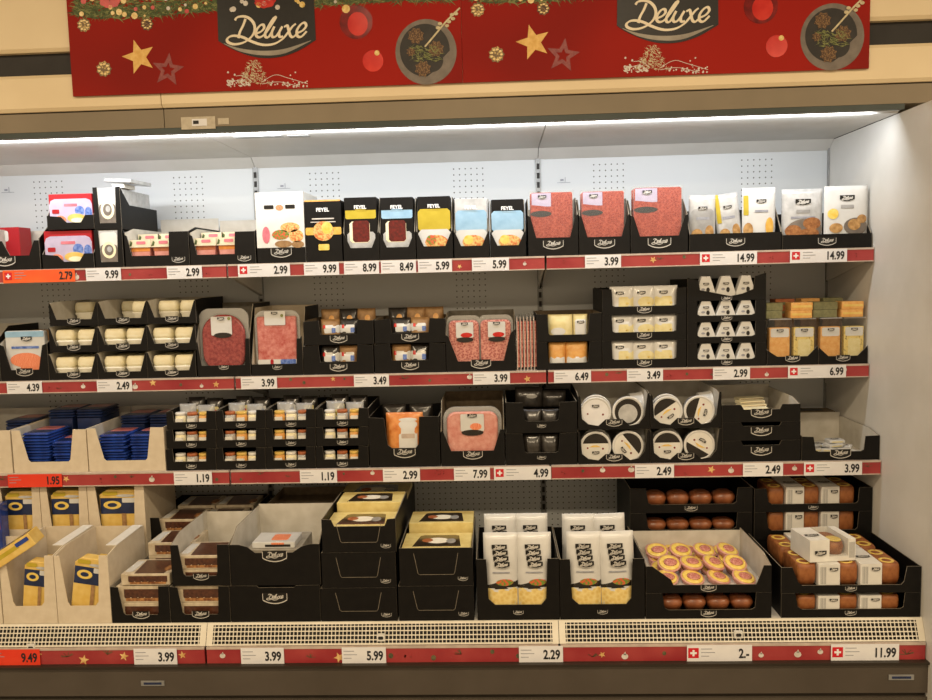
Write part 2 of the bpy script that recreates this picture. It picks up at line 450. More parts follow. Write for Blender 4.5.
# ------------------------------------------------------------------ cardboard display trays
T = .003
PR = {
 'low':  [(0, 1), (.1, 1), (.17, .42), (.83, .42), (.9, 1), (1, 1)],
 'win':  [(0, 1), (.12, 1), (.12, .5), (.16, .42), (.84, .42), (.88, .5), (.88, 1), (1, 1)],
 'flat': [(0, 1), (1, 1)],
 'deep': [(0, 1), (.14, 1), (.22, .25), (.8, .25), (.86, 1), (1, 1)],
 'wide': [(0, 1), (.04, .9), (.13, .4), (.87, .4), (.96, .9), (1, 1)],
}
def tray(label, x0, x1, z0, h, yf, depth, prof='low', side_h=None, back_h=None, mo='black_card', mi='grey_inner', me='carton_edge', logo=None, cat='tray', group=None, name='display_tray', rx=0, ry=0, rz=0, logo_w=.3, logo_x=.5, side_f=None, lid=False):
    w = x1-x0; t = thing(name, label, cat, ((x0+x1)/2, yf, z0), rz, group, rx, ry)
    pf = PR[prof] if isinstance(prof, str) else prof
    sh = (side_h or 1)*h; sf = (side_f if side_f is not None else pf[0][1])*h; bh = (back_h or side_h or 1)*h; ms = [mo, mi, me]; a = -w/2
    top = [(a+u*w, v*h) for u, v in pf]
    fp_ = MB().prism([(a, 0), (a+w, 0)]+top[::-1], 0, T, 0, 1, 2).build('front_panel', ms, t)
    for sx in (0, 1):
        x = a if sx == 0 else a+w-T
        pl = [(T, 0), (depth-T, 0), (depth-T, sh), (min(depth*.45, .08), sh), (T, sf)]
        MB().prism(pl, x, x+T, 0 if sx == 0 else 1, 1 if sx == 0 else 0, 2, axis='x').build('side_panel', ms, t)
    MB().box(a, a+w, depth-T, depth, 0, bh, 1).build('back_panel', ms, t)
    MB().box(a+T, a+w-T, T, depth-T, 0, T, 1).build('bottom_panel', ms, t)
    if lid: MB().box(a+T, a+w-T, T, depth-T, h-T, h, 0).build('top_panel', ms, t)
    if logo is not None:
        b = badge(fp_, a+logo_x*w, -.0015, logo*h, logo_w*w)
    return t
# ------------------------------------------------------------------ room
struct(MB().box(-6, 6, -7, .6, -.05, 0).build('floor', 'floor_tile'))
struct(MB().box(-6, 6, .5, .6, 0, 3.3).build('wall_back', 'wall_dark'))
struct(MB().box(-6, 6, -7, .5, 3.3, 3.35).build('ceiling', 'ceiling_paint'))

# ------------------------------------------------------------------ display case
MODS = [(-2.5, -1.25, 'left'), (-1.25, 0, 'middle'), (0, 1.25, 'right')]
SH = {1: (-.443, 1.6543, .053), 2: (-.4226, 1.2062, .052), 3: (-.537, .8516, .055), 4: (-.8862, .3, .064)}
YC = -.645
case = thing('refrigerated_display_case', 'long white open-fronted chiller cabinet with cream header panels and brown plinth', 'fridge', (0, 0, 0))
for x0, x1, n in MODS:
    MB().box(x0+.001, x1-.001, 0, .03, .2, 2.14).build('back_panel', 'perforated', case)
for x in (-1.25, 0):
    mb = MB(); mb.box(x-.012, x+.012, -.006, 0, .34, 2.1, 0)
    z = .36
    while z < 2.08:
        mb.box(x-.006, x+.006, -.0075, -.006, z, z+.025, 1); z += .04
    mb.build('slotted_upright', ['slot_metal', 'dark_gap'], case)
MB().box(1.25, 1.34, -.93, .05, 0, 2.122).build('end_wall', 'white_metal', case)
MB().box(-2.62, -2.5, -.93, .05, 0, 2.122).build('end_wall', 'white_metal', case)
MB().box(1.243, 1.25, -.012, -.0005, .34, 2.12).build('corner_trim', 'slot_metal', case)
for x0, x1, n in MODS:
    mb = MB(); mb.box(x0+.0015, x1-.0015, -.6, 0, 2.124, 2.15); mb.build('canopy_ceiling', 'white_metal', case)
    MB().prism([(-.055, 2.1238), (0, 2.1238), (0, 2.083), (-.003, 2.083)], x0+.0015, x1-.0015, axis='x').build('shade_cove', 'white_metal', case)  # sloped cove added so the wall's top band comes out shaded
# lamp housing behind the lip
mb = MB(); mb.box(-2.5, 1.249, YC, YC+.012, 2.1275, 2.15, 0); mb.build('canopy_lip', ['teal_lip'], case)
mb = MB(); mb.box(-2.5, 1.249, YC+.013, -.585, 2.138, 2.149, 0); mb.build('lamp_housing', ['white_metal'], case)
MB().box(-2.49, 1.24, YC+.014, YC+.02, 2.1255, 2.1375, 0).build('lamp_diffuser', ['lamp_white'], case)
X9 = xa(900, YC, 2.3)
zt0 = za(83, X9, YC); zs0 = za(45, X9, YC); zs1 = za(21, X9, YC); zt1 = zs1+.20
Xs = at(164, 112, YC)[0]
for i, (x0, x1) in enumerate(((-2.9, Xs-.0015), (Xs+.0015, 1.45))):
    MB().box(x0, x1, YC-.002, YC+.3, 2.1475, zt0-.004).build('lower_fascia', 'fascia_taupe', case)
    MB().prism([(YC+.3, zt0), (YC-.012, zt0), (YC-.02, zt0+.012), (YC-.02, zs0-.012), (YC-.012, zs0), (YC+.3, zs0)], x0, x1, axis='x').build('header_panel', 'fascia_cream', case)
    MB().box(x0, x1, YC+.01, YC+.3, zs0, zs1).build('header_groove', 'dark_gap', case)
    MB().prism([(YC+.3, zs1), (YC-.012, zs1), (YC-.02, zs1+.012), (YC-.02, zt1-.012), (YC-.012, zt1), (YC+.3, zt1)], x0, x1, axis='x').build('header_panel', 'fascia_cream', case)
MB().box(-2.9, 1.45, YC, YC+.28, zt0-.004, zt0).build('header_seam', 'dark_gap', case)
# little stickers
sx, sz = at(202, 123, YC)
mb = MB(); mb.box(sx-.075, sx+.05, YC-.004, YC-.0022, sz-.022, sz+.022, 0); mb.box(sx-.035, sx+.02, YC-.006, YC-.004, sz-.011, sz+.014, 1); mb.box(sx+.06, sx+.1, YC-.004, YC-.0022, sz-.008, sz+.014, 0); mb.box(sx-.03, sx-.01, YC-.007, YC-.006, sz-.004, sz+.008, 2)
mb.build('sticker', ['sticker', 'tag_white', 'dark_gap'], case)
mb = MB(); mb.box(-1.16, -.98, -.56, -.52, 2.1225, 2.124, 0); mb.box(-.96, -.88, -.55, -.51, 2.1225, 2.124, 0); mb.build('sticker', ['grey_print'], case)
mb = MB()
for px, py in ((8, 190), (284, 186), (564, 180)):
    x, z = at(px, py, 0)
    mb.box(x-.016, x-.002, -.0018, -.0004, z-.004, z+.004); mb.box(x+.004, x+.006, -.0018, -.0004, z-.008, z+.012); mb.box(x-.03, x+.028, -.0018, -.0004, z-.012, z-.01)
mb.build('load_mark', 'ink_grey', case)
# base deck, plinth, grille
YG0 = -.880; YG1 = -.852; ZD = round(za(619, .3, -.845), 4); print('deck', ZD)
MB().box(-2.5, 1.25, YG1+.009, 0, .27, ZD).build('base_deck', 'white_metal', case)
MB().box(-2.62, 1.34, -.90, -.6, .128, .232).build('bumper', 'bumper', case)
MB().box(-2.62, 1.34, -.91, -.6, .232, .24).build('rail_shadow_strip', 'bumper_dark', case)  # dark strip coloured as the shadow below the price strip
MB().box(-2.62, 1.34, -.885, -.6, .112, .128).build('bumper_groove', 'bumper_dark', case)
MB().box(-2.62, 1.34, -.90, -.6, .0, .112).build('plinth', 'bumper', case)
MB().box(-2.5, 1.25, YG1+.006, YG1+.0085, .25, ZD-.004).build('duct_shade_sheet', 'dark_gap', case)  # dark sheet stands in for the shaded depth behind the grille
for px, py in ((153, 683), (901, 677)):
    x, z = at(px, py, -.9)
    mb = MB().box(x-.042, x+.042, -.9035, -.9, z-.009, z+.009, 0); mb.box(x-.032, x+.032, -.9045, -.9035, z-.004, z+.004, 1)
    mb.build('maker_plate', ['slot_metal', 'navy_pack'], case)
for x0, x1, n in MODS:
    g = MB(); a, b = x0+.001, x1-.001; L = b-a; NB = 92
    dy, dz = YG1-YG0, ZD-.303
    def bar(x, w, th=.003):
        g.add([(x-w/2, YG0, .303), (x+w/2, YG0, .303), (x+w/2, YG1, ZD+.001), (x-w/2, YG1, ZD+.001), (x-w/2, YG0+th, .302), (x+w/2, YG0+th, .302), (x+w/2, YG1+th, ZD), (x-w/2, YG1+th, ZD)],
              [(0, 1, 2, 3), (0, 3, 7, 4), (1, 5, 6, 2), (4, 7, 6, 5), (0, 4, 5, 1), (3, 2, 6, 7)], 0)
    for i in range(1, NB): bar(a+L*i/NB, .0027)
    def row(t0, t1, e=0):
        ys, zs = [YG0+dy*t for t in (t0, t1)], [.303+dz*t for t in (t0, t1)]
        g.add([(a, ys[0]-e, zs[0]), (b, ys[0]-e, zs[0]), (b, ys[1]-e, zs[1]), (a, ys[1]-e, zs[1]), (a, ys[0]+.003, zs[0]), (b, ys[0]+.003, zs[0]), (b, ys[1]+.003, zs[1]), (a, ys[1]+.003, zs[1])],
              [(0, 1, 2, 3), (4, 7, 6, 5), (0, 4, 5, 1), (3, 2, 6, 7), (0, 3, 7, 4), (1, 5, 6, 2)], 0)
    for k in range(1, 5): row(k/5-.018, k/5+.018)
    row(0, .05, .002); row(.92, 1.02, .002)
    for x in (a+.011, b-.011): bar(x, .022, -.002)
    g.build('air_grille', 'grille_cream', case)
for px, py in ((32, 647), (381, 637), (738, 634)):
    x, z = at(px, py, -.875)
    MB().box(x-.014, x+.014, -.883, -.872, z-.012, z+.012, 0).prism(rrect(.018, .011, .004, 3, x, z), -.8845, -.883, 1).build('grille_clip', ['white_card', 'dark_gap'], case)

# ------------------------------------------------------------------ shelves with printed front rails
def rail_print(mb, x0, x1, y, z0, z1, seed, n):
    R = random.Random(seed); h = z1-z0; cz = (z0+z1)/2
    for i in range(n):
        x = x0+.03+(x1-x0-.06)*(i+R.uniform(.1, .9))/n; z = cz+R.uniform(-.2, .2)*h; k = R.randrange(5); s = h*R.uniform(.18, .32)
        if k == 0: mb.prism(star_poly(x, z, s, s*.42, R.uniform(0, 2)), y-.0012, y, 2)
        elif k == 1:
            mb.prism(ell(s*.75, s*.65, 10, x, z), y-.0012, y, 4); mb.prism([(x-s*.3, z+s*.4), (x+s*.3, z+s*.4), (x+.1*s, z+s*1.1)], y-.0012, y, 4)
        elif k == 2:
            for q in range(5): a = R.uniform(0, 6); mb.prism(ell(s*.16, s*.16, 6, x+math.cos(a)*s*.5, z+math.sin(a)*s*.5), y-.0012, y, 5)
        elif k == 3: mb.prism(ell(s*.45, s*.5, 9, x, z), y-.0012, y, 3)
        else:
            for q in range(6): a = R.uniform(0, 6); ribbon(mb, [Vector((x, z)), Vector((x+math.cos(a)*s*1.3, z+abs(math.sin(a))*s))], s*.1, y-.0012, 3, smooth=False)
POS = {1: 'top', 2: 'second', 3: 'third'}
for lv in (1, 2, 3):
    Y, Z, H = SH[lv]
    for k, (x0, x1, n) in enumerate(MODS):
        t = thing('shelf', '%s shelf of the %s bay, white metal with a red festive front strip' % (POS[lv], n), 'shelf', (x0, 0, Z), group='chiller shelves')
        w = x1-x0
        MB().box(.005, w-.005, Y+.012, -.012, -.026, -.001).build('shelf_deck', 'white_metal', t)
        mb = MB(); mb.box(.004, w-.004, Y, Y+.01, -H, -.007, 0); mb.box(.004, w-.004, Y-.002, Y+.01, -.007, 0, 1); mb.box(.004, w-.004, Y-.002, Y, -H, -H+.004, 1)
        rail_print(mb, .004, w-.004, Y, -H, 0, lv*10+k, 15); mb.build('front_strip', ['rail_red', 'rail_clear', 'rail_gold', 'rail_green', 'rail_white', 'star_wine'], t)
        for x in (.004, w-.007):
            MB().prism([(-.001, -.027), (-.001, -.13), (-.03, -.13), (Y+.02, -.045), (Y+.02, -.027)], x, x+.003, axis='x').build('bracket', 'white_metal', t)
Y4, Z4, H4 = SH[4]
for k, (x0, x1, n) in enumerate(MODS):
    t = thing('front_strip', 'red festive price strip below the air grille of the %s bay' % n, 'price strip', (x0, 0, Z4), group='price strips below the grille')
    w = x1-x0
    mb = MB(); mb.box(.004, w-.004, Y4, Y4+.01, -H4+.004, -.008, 0); mb.box(.004, w-.004, Y4-.002, Y4+.01, -.008, 0, 1)
    rail_print(mb, .004, w-.004, Y4, -H4, 0, 50+k, 13); mb.build('strip', ['rail_red', 'rail_clear', 'rail_gold', 'rail_green', 'rail_white', 'star_wine'], t)

# ------------------------------------------------------------------ price tags
def tag(lv, px0, px1, price, where, kind='white', flag=False):
    Y, Z, H = SH[lv]; y = Y-.0045
    x0, x1 = xa(px0, y, Z-H/2), xa(px1, y, Z-H/2); w = x1-x0; h = H*1.0
    colr = {'white': 'white', 'orange': 'orange', 'red': 'orange-red'}[kind]
    t = thing('price_tag', '%s price tag reading %s%s %s' % (colr, price, ' with red cross' if flag else '', where), 'price tag', ((x0+x1)/2, y, Z-H/2), group='price tags')
    t0 = t; t = MB().box(-w/2, w/2, -.0005, .0005, -h/2+.001, h/2-.002).build('card', {'white': 'tag_white', 'orange': 'tag_orange', 'red': 'tag_red'}[kind], t)
    sz = H*.80 if lv < 4 else H*.72
    wd = {4: .095, 5: .115, 2: .055}.get(len(price), .1)*(sz/.042)
    me = text_mesh(price, 'ink', .03)
    xs = [v.co.x for v in me.vertices]; tw = max(xs)-min(xs); cxm = (max(xs)+min(xs))/2; k = .74*sz
    right = w/2-.010
    link('price_lettering', me, t, (right-tw*k/2-cxm*k, -.0012, -.002), (PI/2, 0, 0), (k, sz, sz))
    mb = MB(); lx0 = -w/2+.006+(.042 if flag else 0)
    avail = right-tw*k-.006-lx0
    if avail > .012:
        for i, f in enumerate((.75, .95, .55)):
            mb.box(lx0, lx0+min(avail, .05)*f, -.0012, -.0006, h*.24-i*h*.2, h*.24-i*h*.2+.0022)
        mb.build('fine_print', 'ink_grey', t)
    if flag:
        s = h*.28; fx = -w/2+.022; mb = MB(); mb.box(fx-s, fx+s, -.0011, -.0005, -s+.002, s+.002, 0)
        mb.box(fx-s*.62, fx+s*.62, -.0016, -.0011, .002-s*.2, .002+s*.2, 1); mb.box(fx-s*.2, fx+s*.2, -.0017, -.0011, .002-s*.62, .002+s*.62, 1)
        mb.build('cross_emblem', ['flag_red', 'pure_white'], t)
    return t0
tag(1, 3, 75, '2.79', 'under the raclette cheese boxes', 'orange', True)
tag(1, 86, 121, '9.99', 'under the two silver gift boxes')
tag(1, 167, 202, '2.99', 'under the left pate tray')
tag(1, 238, 290, '2.99', 'under the white sandwich-picture box', flag=True)
tag(1, 304, 339, '9.99', 'under the black box with the orange band')
tag(1, 344, 379, '8.99', 'under the yellow-labelled dried meat tray')
tag(1, 381, 416, '8.49', 'under the pale blue dried meat tray')
tag(1, 418, 452, '5.99', 'under the yellow pack, left one of two')
tag(1, 472, 509, '5.99', 'between the two pale blue packs on the top shelf')
tag(1, 585, 621, '3.99', 'under the middle salami tray')
tag(1, 700, 757, '14.99', 'under the tray of three pouches', flag=True)
tag(1, 790, 847, '14.99', 'under the two nut pouches', flag=True)
tag(2, 7, 42, '4.39', 'under the smoked salmon pack')
tag(2, 97, 132, '2.49', 'under the pots of mousse')
tag(2, 241, 277, '3.99', 'between the salami pack and the ham pack')
tag(2, 354, 389, '3.49', 'under the black bread boxes')
tag(2, 473, 510, '3.99', 'under the pair of round-topped salami packs')
tag(2, 554, 591, '6.49', 'under the two cheese boxes by the middle joint')
tag(2, 627, 663, '3.49', 'under the stack of three cheese trays')
tag(2, 713, 750, '2.99', 'under the stack of four trapezoid cheese trays')
tag(2, 788, 846, '6.99', 'under the clear boxes of sliced cheese', flag=True)
tag(3, 8, 62, '1.95', 'under the blue flat packs', 'red')
tag(3, 174, 212, '1.19', 'under the left end of the small spread boxes')
tag(3, 300, 337, '1.19', 'under the right half of the small spread boxes')
tag(3, 383, 420, '2.99', 'under the smoked orange pack')
tag(3, 454, 490, '7.99', 'under the ham in the clear-backed tray')
tag(3, 494, 551, '4.99', 'under the nearly empty black trays', flag=True)
tag(3, 635, 674, '2.49', 'under the round white tubs')
tag(3, 743, 783, '2.49', 'under the three flat black trays')
tag(3, 804, 862, '3.99', 'under the small white cheeses', flag=True)
tag(4, -10, 40, '9.49', 'at the bottom left corner', 'red')
tag(4, 134, 177, '3.99', 'below the wafer trays')
tag(4, 241, 284, '3.99', 'below the large black cartons')
tag(4, 342, 386, '5.99', 'below the gold boxes')
tag(4, 519, 563, '2.29', 'below the pasta bags')
tag(4, 687, 752, '2.-', 'below the pink tartlets', flag=True)
tag(4, 831, 899, '11.99', 'below the cakes at the bottom right', flag=True)

# ------------------------------------------------------------------ printed sign
YS = YC-.032
sx0, sz0 = at(73, 96.4, YS); sx1, szj = at(463, 83, YS); sx2, _ = at(871, 67, YS)
SW = sx1-sx0; ST = zt1+.12
print('sign widths', SW, sx2-sx1, 'z', sz0, szj)
def make_sign():
    t = thing('advertising_sign', 'left red festive sign with black script badge, fixed over the cream header', 'sign', (sx0, YS, sz0), group='red festive signs')
    H = ST-sz0
    MB().box(0, SW-.001, 0, .006, 0, H).build('sign_board', 'sign_red', t)
    def lp(px, py):
        x, z = at(px, py, YS); return (x-sx0, z-sz0)
    e = .0008
    # garland
    R = random.Random(5); mb = MB(); n = 3400
    low = [(66, 14), (100, 20), (150, 18), (200, 12), (235, 12), (262, 12), (300, 9), (340, 5), (380, 3), (440, 2), (463, 2)]
    def lowy(x):
        for a, b in zip(low, low[1:]):
            if x <= b[0]: return a[1]+(b[1]-a[1])*(x-a[0])/(b[0]-a[0])
        return 0
    for i in range(n):
        px = R.uniform(70, 461); b_ = lowy(px); py = b_-abs(R.gauss(0, 1))*11
        x, z = lp(px, py-1); a = R.uniform(0, 2*PI); l = R.uniform(.02, .045); c, s = math.cos(a)*l, math.sin(a)*l*.6
        x = min(max(x, .04), SW-.04); mb.add([(x-s*.06, -e-R.random()*.0006, z+c*.09), (x+s*.09, -e, z-c*.09), (x+c, -e, z+s)], [(0, 1, 2)], R.choice((0, 0, 1)))
    for i in range(70):
        px = R.uniform(80, 455); x, z = lp(px, lowy(px)-R.uniform(2, 25)); r = R.uniform(.004, .012)
        mb.prism(ell(r, r, 8, x, z), -e*2.6, -e*2, R.choice((2, 3, 3, 4)))
    for px in (110, 265): # poinsettia flowers
        x, z = lp(px, 1)
        for q in range(7): a = q*.9; mb.prism(ell(.02, .012, 8, x+math.cos(a)*.02, z+math.sin(a)*.014), -e*2.6, -e*2, 2)
    mb.build('printed_garland', ['pine_green', 'pine_green_light', 'berry_red', 'berry_gold', 'rail_white'], t)
    for px, py, r, m_ in ((84, 25, .026, 'cone_gold'), (147, 24, .024, 'cone_brown'), (104, 69, .029, 'cone_gold')):
        x, z = lp(px, py); mb = MB(); mb.prism(star_poly(x, z, r, r*.82, 0, 9), -e, 0, 0)
        for q in range(9): a = q*2*PI/9; mb.prism(ell(r*.2, r*.13, 6, x+math.cos(a)*r*.6, z+math.sin(a)*r*.6), -e*1.5, -e, 1)
        mb.build('printed_pine_cone', [m_, 'berry_gold'], t)
    x, z = lp(139, 57); MB().prism(star_poly(x, z, .062, .026, PI/2+.25), -e, 0).build('printed_gold_star', 'star_gold', t)
    x, z = lp(168, 70); mb = MB(); o = star_poly(x, z, .06, .026, PI/2-.15); i_ = star_poly(x, z, .026, .012, PI/2-.15)
    for k in range(10):
        j = (k+1) % 10; mb.prism([o[k], o[j], i_[j], i_[k]], -e, 0)
    mb.build('printed_wine_star', 'star_wine', t)
    # badge
    mb = MB(); P = [(217, -12), (217.5, 12), (218.5, 41)]; foot = [(218.5, 41), (230, 48), (247, 55), (262, 58), (280, 57), (298, 51), (316, 40)]
    pts = [lp(*p) for p in P]+[tuple(v) for v in catmull([Vector(lp(*p)) for p in foot], 5)][1:]+[lp(314.5, 12), lp(313.5, -12)]
    mb.prism(pts, -.002, 0); bb = mb.build('badge_board', 'badge_black', t)
    mb = MB(); up = [lp(*p) for p in [(224, 43.5), (240, 48.5), (262, 51), (285, 49), (311, 40.5)]]; dn = [lp(*p) for p in [(224, 44), (240, 51.5), (262, 55.5), (285, 53.5), (311, 41)]]
    u = catmull([Vector(p) for p in up], 5); d = catmull([Vector(p) for p in dn], 5)
    for k in range(len(u)-1): mb.prism([tuple(d[k]), tuple(d[k+1]), tuple(u[k+1]), tuple(u[k])], -.0028, -.002)
    mb.build('badge_crescent', 'badge_silver', bb)
    mb = MB()
    for s in DSTR:
        ribbon(mb, [Vector(lp(200+p[0]*140/932, p[1]*60/399)) for p in s], .0082, -.004, 0, call=.55)
    mb.build('badge_lettering', 'script_cream', bb)
    # little tree and berry twigs
    R = random.Random(9); mb = MB()
    for k in range(260):
        f = R.random()**.7; px = 254+R.uniform(-1, 1)*(3+13*f); py = 60+24*f; x, z = lp(px, py); a = R.uniform(0, 2*PI); l = .012
        mb.add([(x, -e, z), (x+.0015, -e, z+.0025), (x+math.cos(a)*l, -e*1.2, z+math.sin(a)*l)], [(0, 1, 2)], 0)
    for k in range(90):
        px = R.choice((R.uniform(227, 250), R.uniform(262, 310))); py = 86-abs(R.gauss(0, 1))*5+abs(px-258)*.03; x, z = lp(px, min(py, 89)); r = R.uniform(.002, .004); mb.prism(ell(r, r, 6, x, z), -e*1.5, 0, 1)
    for pts in ([(250, 84), (240, 80), (228, 84)], [(262, 82), (275, 75), (288, 78), (308, 84)], [(262, 84), (280, 82), (300, 87)], [(252, 82), (244, 76), (236, 76)]):
        ribbon(mb, [Vector(lp(*p)) for p in pts], .0018, -e*1.3, 1)
    mb.build('printed_twigs', ['twig', 'rail_white'], t)
    for nm, px, py, r, c in (('printed_ball', 356, 22, .058, (346, 9)), ('printed_ball', 373, 61, .037, (377, 53))):
        x, z = lp(px, py); mb = MB(); mb.prism(ell(r, r, 28, x, z), -e, 0, 0 if r > .05 else 1)
        if r > .05: mb.prism(ell(r*.62, r*.7, 20, x+r*.1, z-r*.12), -e*1.6, -e, 1)
        X, Z = lp(*c); mb.prism(ell(r*.25, r*.25, 10, X, Z), -e*2, 0, 2); mb.build(nm, ['ornament_dark', 'ornament_red', 'berry_gold'], t)
    x, z = lp(426, 52); mb = MB(); mb.prism(ell(.108, .112, 40, x, z), -e, 0, 0); mb.prism(ell(.088, .09, 40, x-.004, z+.006), -e*1.5, -e, 1)
    mb.prism([(x+.1*math.cos(a), z+.1*math.sin(a)) for a in [(-1.75+.1*k) for k in range(20)]]+[(x+.04*math.cos(a)+.02, z+.04*math.sin(a)-.03) for a in [(.2-.1*k) for k in range(18)]], -e*2, -e*1.5, 0)
    for px, py in ((416, 36), (436, 49), (423, 69), (411, 52)):
        X, Z = lp(px, py); mb.prism(star_poly(X, Z, .03 if px != 411 else .018, .023 if px != 411 else .012, .3, 8), -e*3, -e*2, 2)
    R = random.Random(3)
    for k in range(90):
        X, Z = lp(R.uniform(412, 440), R.uniform(46, 62)); a = R.uniform(0, 6.3); mb.add([(X, -e*3.3, Z), (X+.002, -e*3.3, Z+.003), (X+math.cos(a)*.02, -e*3.5, Z+math.sin(a)*.015)], [(0, 1, 2)], 3)
    ribbon(mb, [Vector(lp(*p)) for p in ((425, 47), (436, 34), (446, 22), (460, 8))], .006, -e*4, 4)
    for px, py in ((438, 28), (440, 24), (449, 22), (453, 19), (456, 14), (452, 15), (447, 26)):
        X, Z = lp(px, py); mb.prism(ell(.008, .006, 7, X, Z), -e*5, -e*4, 4)
    mb.build('printed_plate', ['plate_grey', 'plate_dark', 'cone_brown', 'pine_green_light', 'twig'], t)
    return t
s1 = make_sign()
s2 = dup(s1, (sx0+SW, YS, sz0), label='right red festive sign with black script badge, butted against its twin on the left')
# ------------------------------------------------------------------ goods
class Lv:
    def __init__(s, yf, z0): s.y = yf; s.z = z0
    def x(s, px, z=None, dy=0): return xa(px, s.y+dy, s.z if z is None else z)
    def h(s, py, px, z=None, dy=0): return za(py, s.x(px, z, dy), s.y+dy)
S1 = Lv(SH[1][0]+.014, SH[1][1]-.0005); S2 = Lv(SH[2][0]+.014, SH[2][1]-.0005); S3 = Lv(SH[3][0]+.014, SH[3][1]-.0005); S4 = Lv(-.845, ZD+.0005)
G = .0006
def trayat(L, label, p0, p1, pyt, z0=None, dy=0, depth=.3, **k):
    z0 = L.z if z0 is None else z0
    x0, x1 = L.x(p0, z0, dy), min(L.x(p1, z0, dy), 1.247); h = za(pyt, (x0+x1)/2, L.y+dy)-z0
    t = tray(label, x0+.0005, x1-.0005, z0, h, L.y+dy, depth, **k); t['h'] = 0; del t['h']
    return t, x0, x1, z0+h+G
def put(fn, label, first={}): pass

# ---- top shelf ----------------------------------------------------
# open tray of red packs at the left edge
t, x0, x1, _ = trayat(S1, 'black cardboard tray of red packs, cut off by left picture edge', -30, 41, 236, depth=.36, prof=[(0, .9), (.3, .85), (.48, .85), (.58, .42), (.85, .42), (.93, .85), (1, .85)], mi='white_inner', back_h=1.3, side_h=1.3, logo=.3)
rp = boxpack('red_pack', 'red carton lying in the leftmost tray, in front of the others', 'pack', (x1-.07, S1.y+.06, S1.z+T), .1, .08, .035, 'red_pack', front=[('label_print', 'r', 0, .1, .5, .35, 'white_card')], group='red cartons in the leftmost tray')
dup(rp, (x1-.06, S1.y+.15, S1.z+T), label='red carton lying behind the front one in the leftmost tray')
dup(rp, (x1-.06, S1.y+.15, S1.z+T+.0355), rz=.1, label='red carton lying on top of another in the leftmost tray')
z = S1.z+T+.0355
boxpack('red_carton', 'tall red carton with white band standing at back of the leftmost tray', 'pack', (S1.x(16, dy=.3), S1.y+.29, S1.z+T), .12, .09, .185, 'red_pack', front=[('label_print', 'r', -.15, .8, .5, .25, 'white_card')])
# raclette cheese cartons
def raclette(label, p0, p1, pyt, z0):
    t, x0, x1, zt = trayat(S1, label, p0, p1, pyt, z0, depth=.3, prof=[(0, .38), (.3, .34), (.42, .18), (.72, .18), (.82, .38), (1, .38)], mi='black_card', side_h=.95, back_h=.95, side_f=.38)
    w = x1-x0; h = zt-z0
    b = boxpack('cheese_carton', label.replace('black tray holding a', 'the').replace('the red', 'red'), 'carton', ((x0+x1)/2, S1.y+.11, z0+T), w-.014, .2, h-.008, 'red_pack',
        front=[('front_print', 'r', 0, .44, .98, .84, 'lilac_print'), ('blue_berry_print', 'e', .2, .5, .22, .3, 'blue_print'), ('blue_berry_print', 'e', .4, .45, .16, .34, 'blue_print'), ('red_title', 'r', 0, .68, .3, .08, 'pink_print'), ('red_mark', 'r', -.35, .5, .16, .12, 'red_pack'), ('orange_print', 'e', -.25, .26, .26, .24, 'salmon'), ('cheese_picture', 'e', .12, .3, .42, .26, 'cheese'), ('cheese_cut', 'e', .14, .24, .3, .14, 'cream_food')])
    return t, b, zt
t, b, zt = raclette('black tray holding a red and lilac cheese carton, lower of two', 43, 94.5, 229.5, S1.z); b['label'] = 'red and lilac cheese carton in the lower of two stacked trays'
t, b, zt = raclette('black tray holding a red and lilac cheese carton, stacked on top', 47.5, 94.5, 192.5, zt); b['label'] = 'red and lilac cheese carton in the upper of two stacked trays'
# silver gift boxes with round ring
def ringbox(label, p0, p1, pyt, z0, blab):
    t, x0, x1, zt = trayat(S1, label, p0, p1, pyt, z0, depth=.34, prof=[(0, 1), (.15, 1), (.2, .15), (.8, .15), (.85, 1), (1, 1)], mi='black_card', side_h=.6, back_h=.6, side_f=1)
    w = x1-x0; h = zt-z0; b = None
    for k in range(5):
        y = S1.y+.032+k*.062
        if k == 0:
            b = boxpack('gift_box', blab, 'box', ((x0+x1)/2, y, z0+T), w*.72, .058, h-.006, 'silver_pack', front=[('white_print', 'r', 0, .74, .86, .4, 'white_card'), ('ring_surround', 'r', 0, .36, .84, .5, 'plate_grey'), ('ring_print', 'e', .0, .46, .7, .46, 'cream_food'), ('ring_middle', 'e', .0, .46, .46, .3, 'plate_grey'), ('ring_dot', 'e', .03, .48, .24, .16, 'silver_pack'), ('foot_print', 'r', 0, .08, .5, .1, 'rail_clear')], group='silver gift boxes')  # dark grey print surrounds the ring
            base = b
        else:
            dup(base, ((x0+x1)/2, y, z0+T), label=blab+', %s row behind' % ['', 'first', 'second', 'third', 'fourth'][k])
    return zt
zt = ringbox('narrow black tray of silver boxes, lower of two', 96, 124, 229.5, S1.z, 'silver box with a round ring window in the lower narrow tray')
zt = ringbox('narrow black tray of silver boxes, upper of two', 95, 122, 187, zt, 'silver box with a round ring window in the upper narrow tray')
xb = S1.x(112, zt); boxpack('gift_box', 'flat silver box lying tilted on top of the upper narrow tray', 'box', (xb+.01, S1.y+.12, zt+.022), .115, .16, .014, 'silver_pack', top=[('label_print', 'r', 0, 0, .7, .7, 'white_card')], rx=.0, ry=.07, rz=-.1)
boxpack('gift_box', 'small white box holding up the tilted flat silver box', 'box', (xb, S1.y+.1, zt), .05, .1, .017, 'white_card')
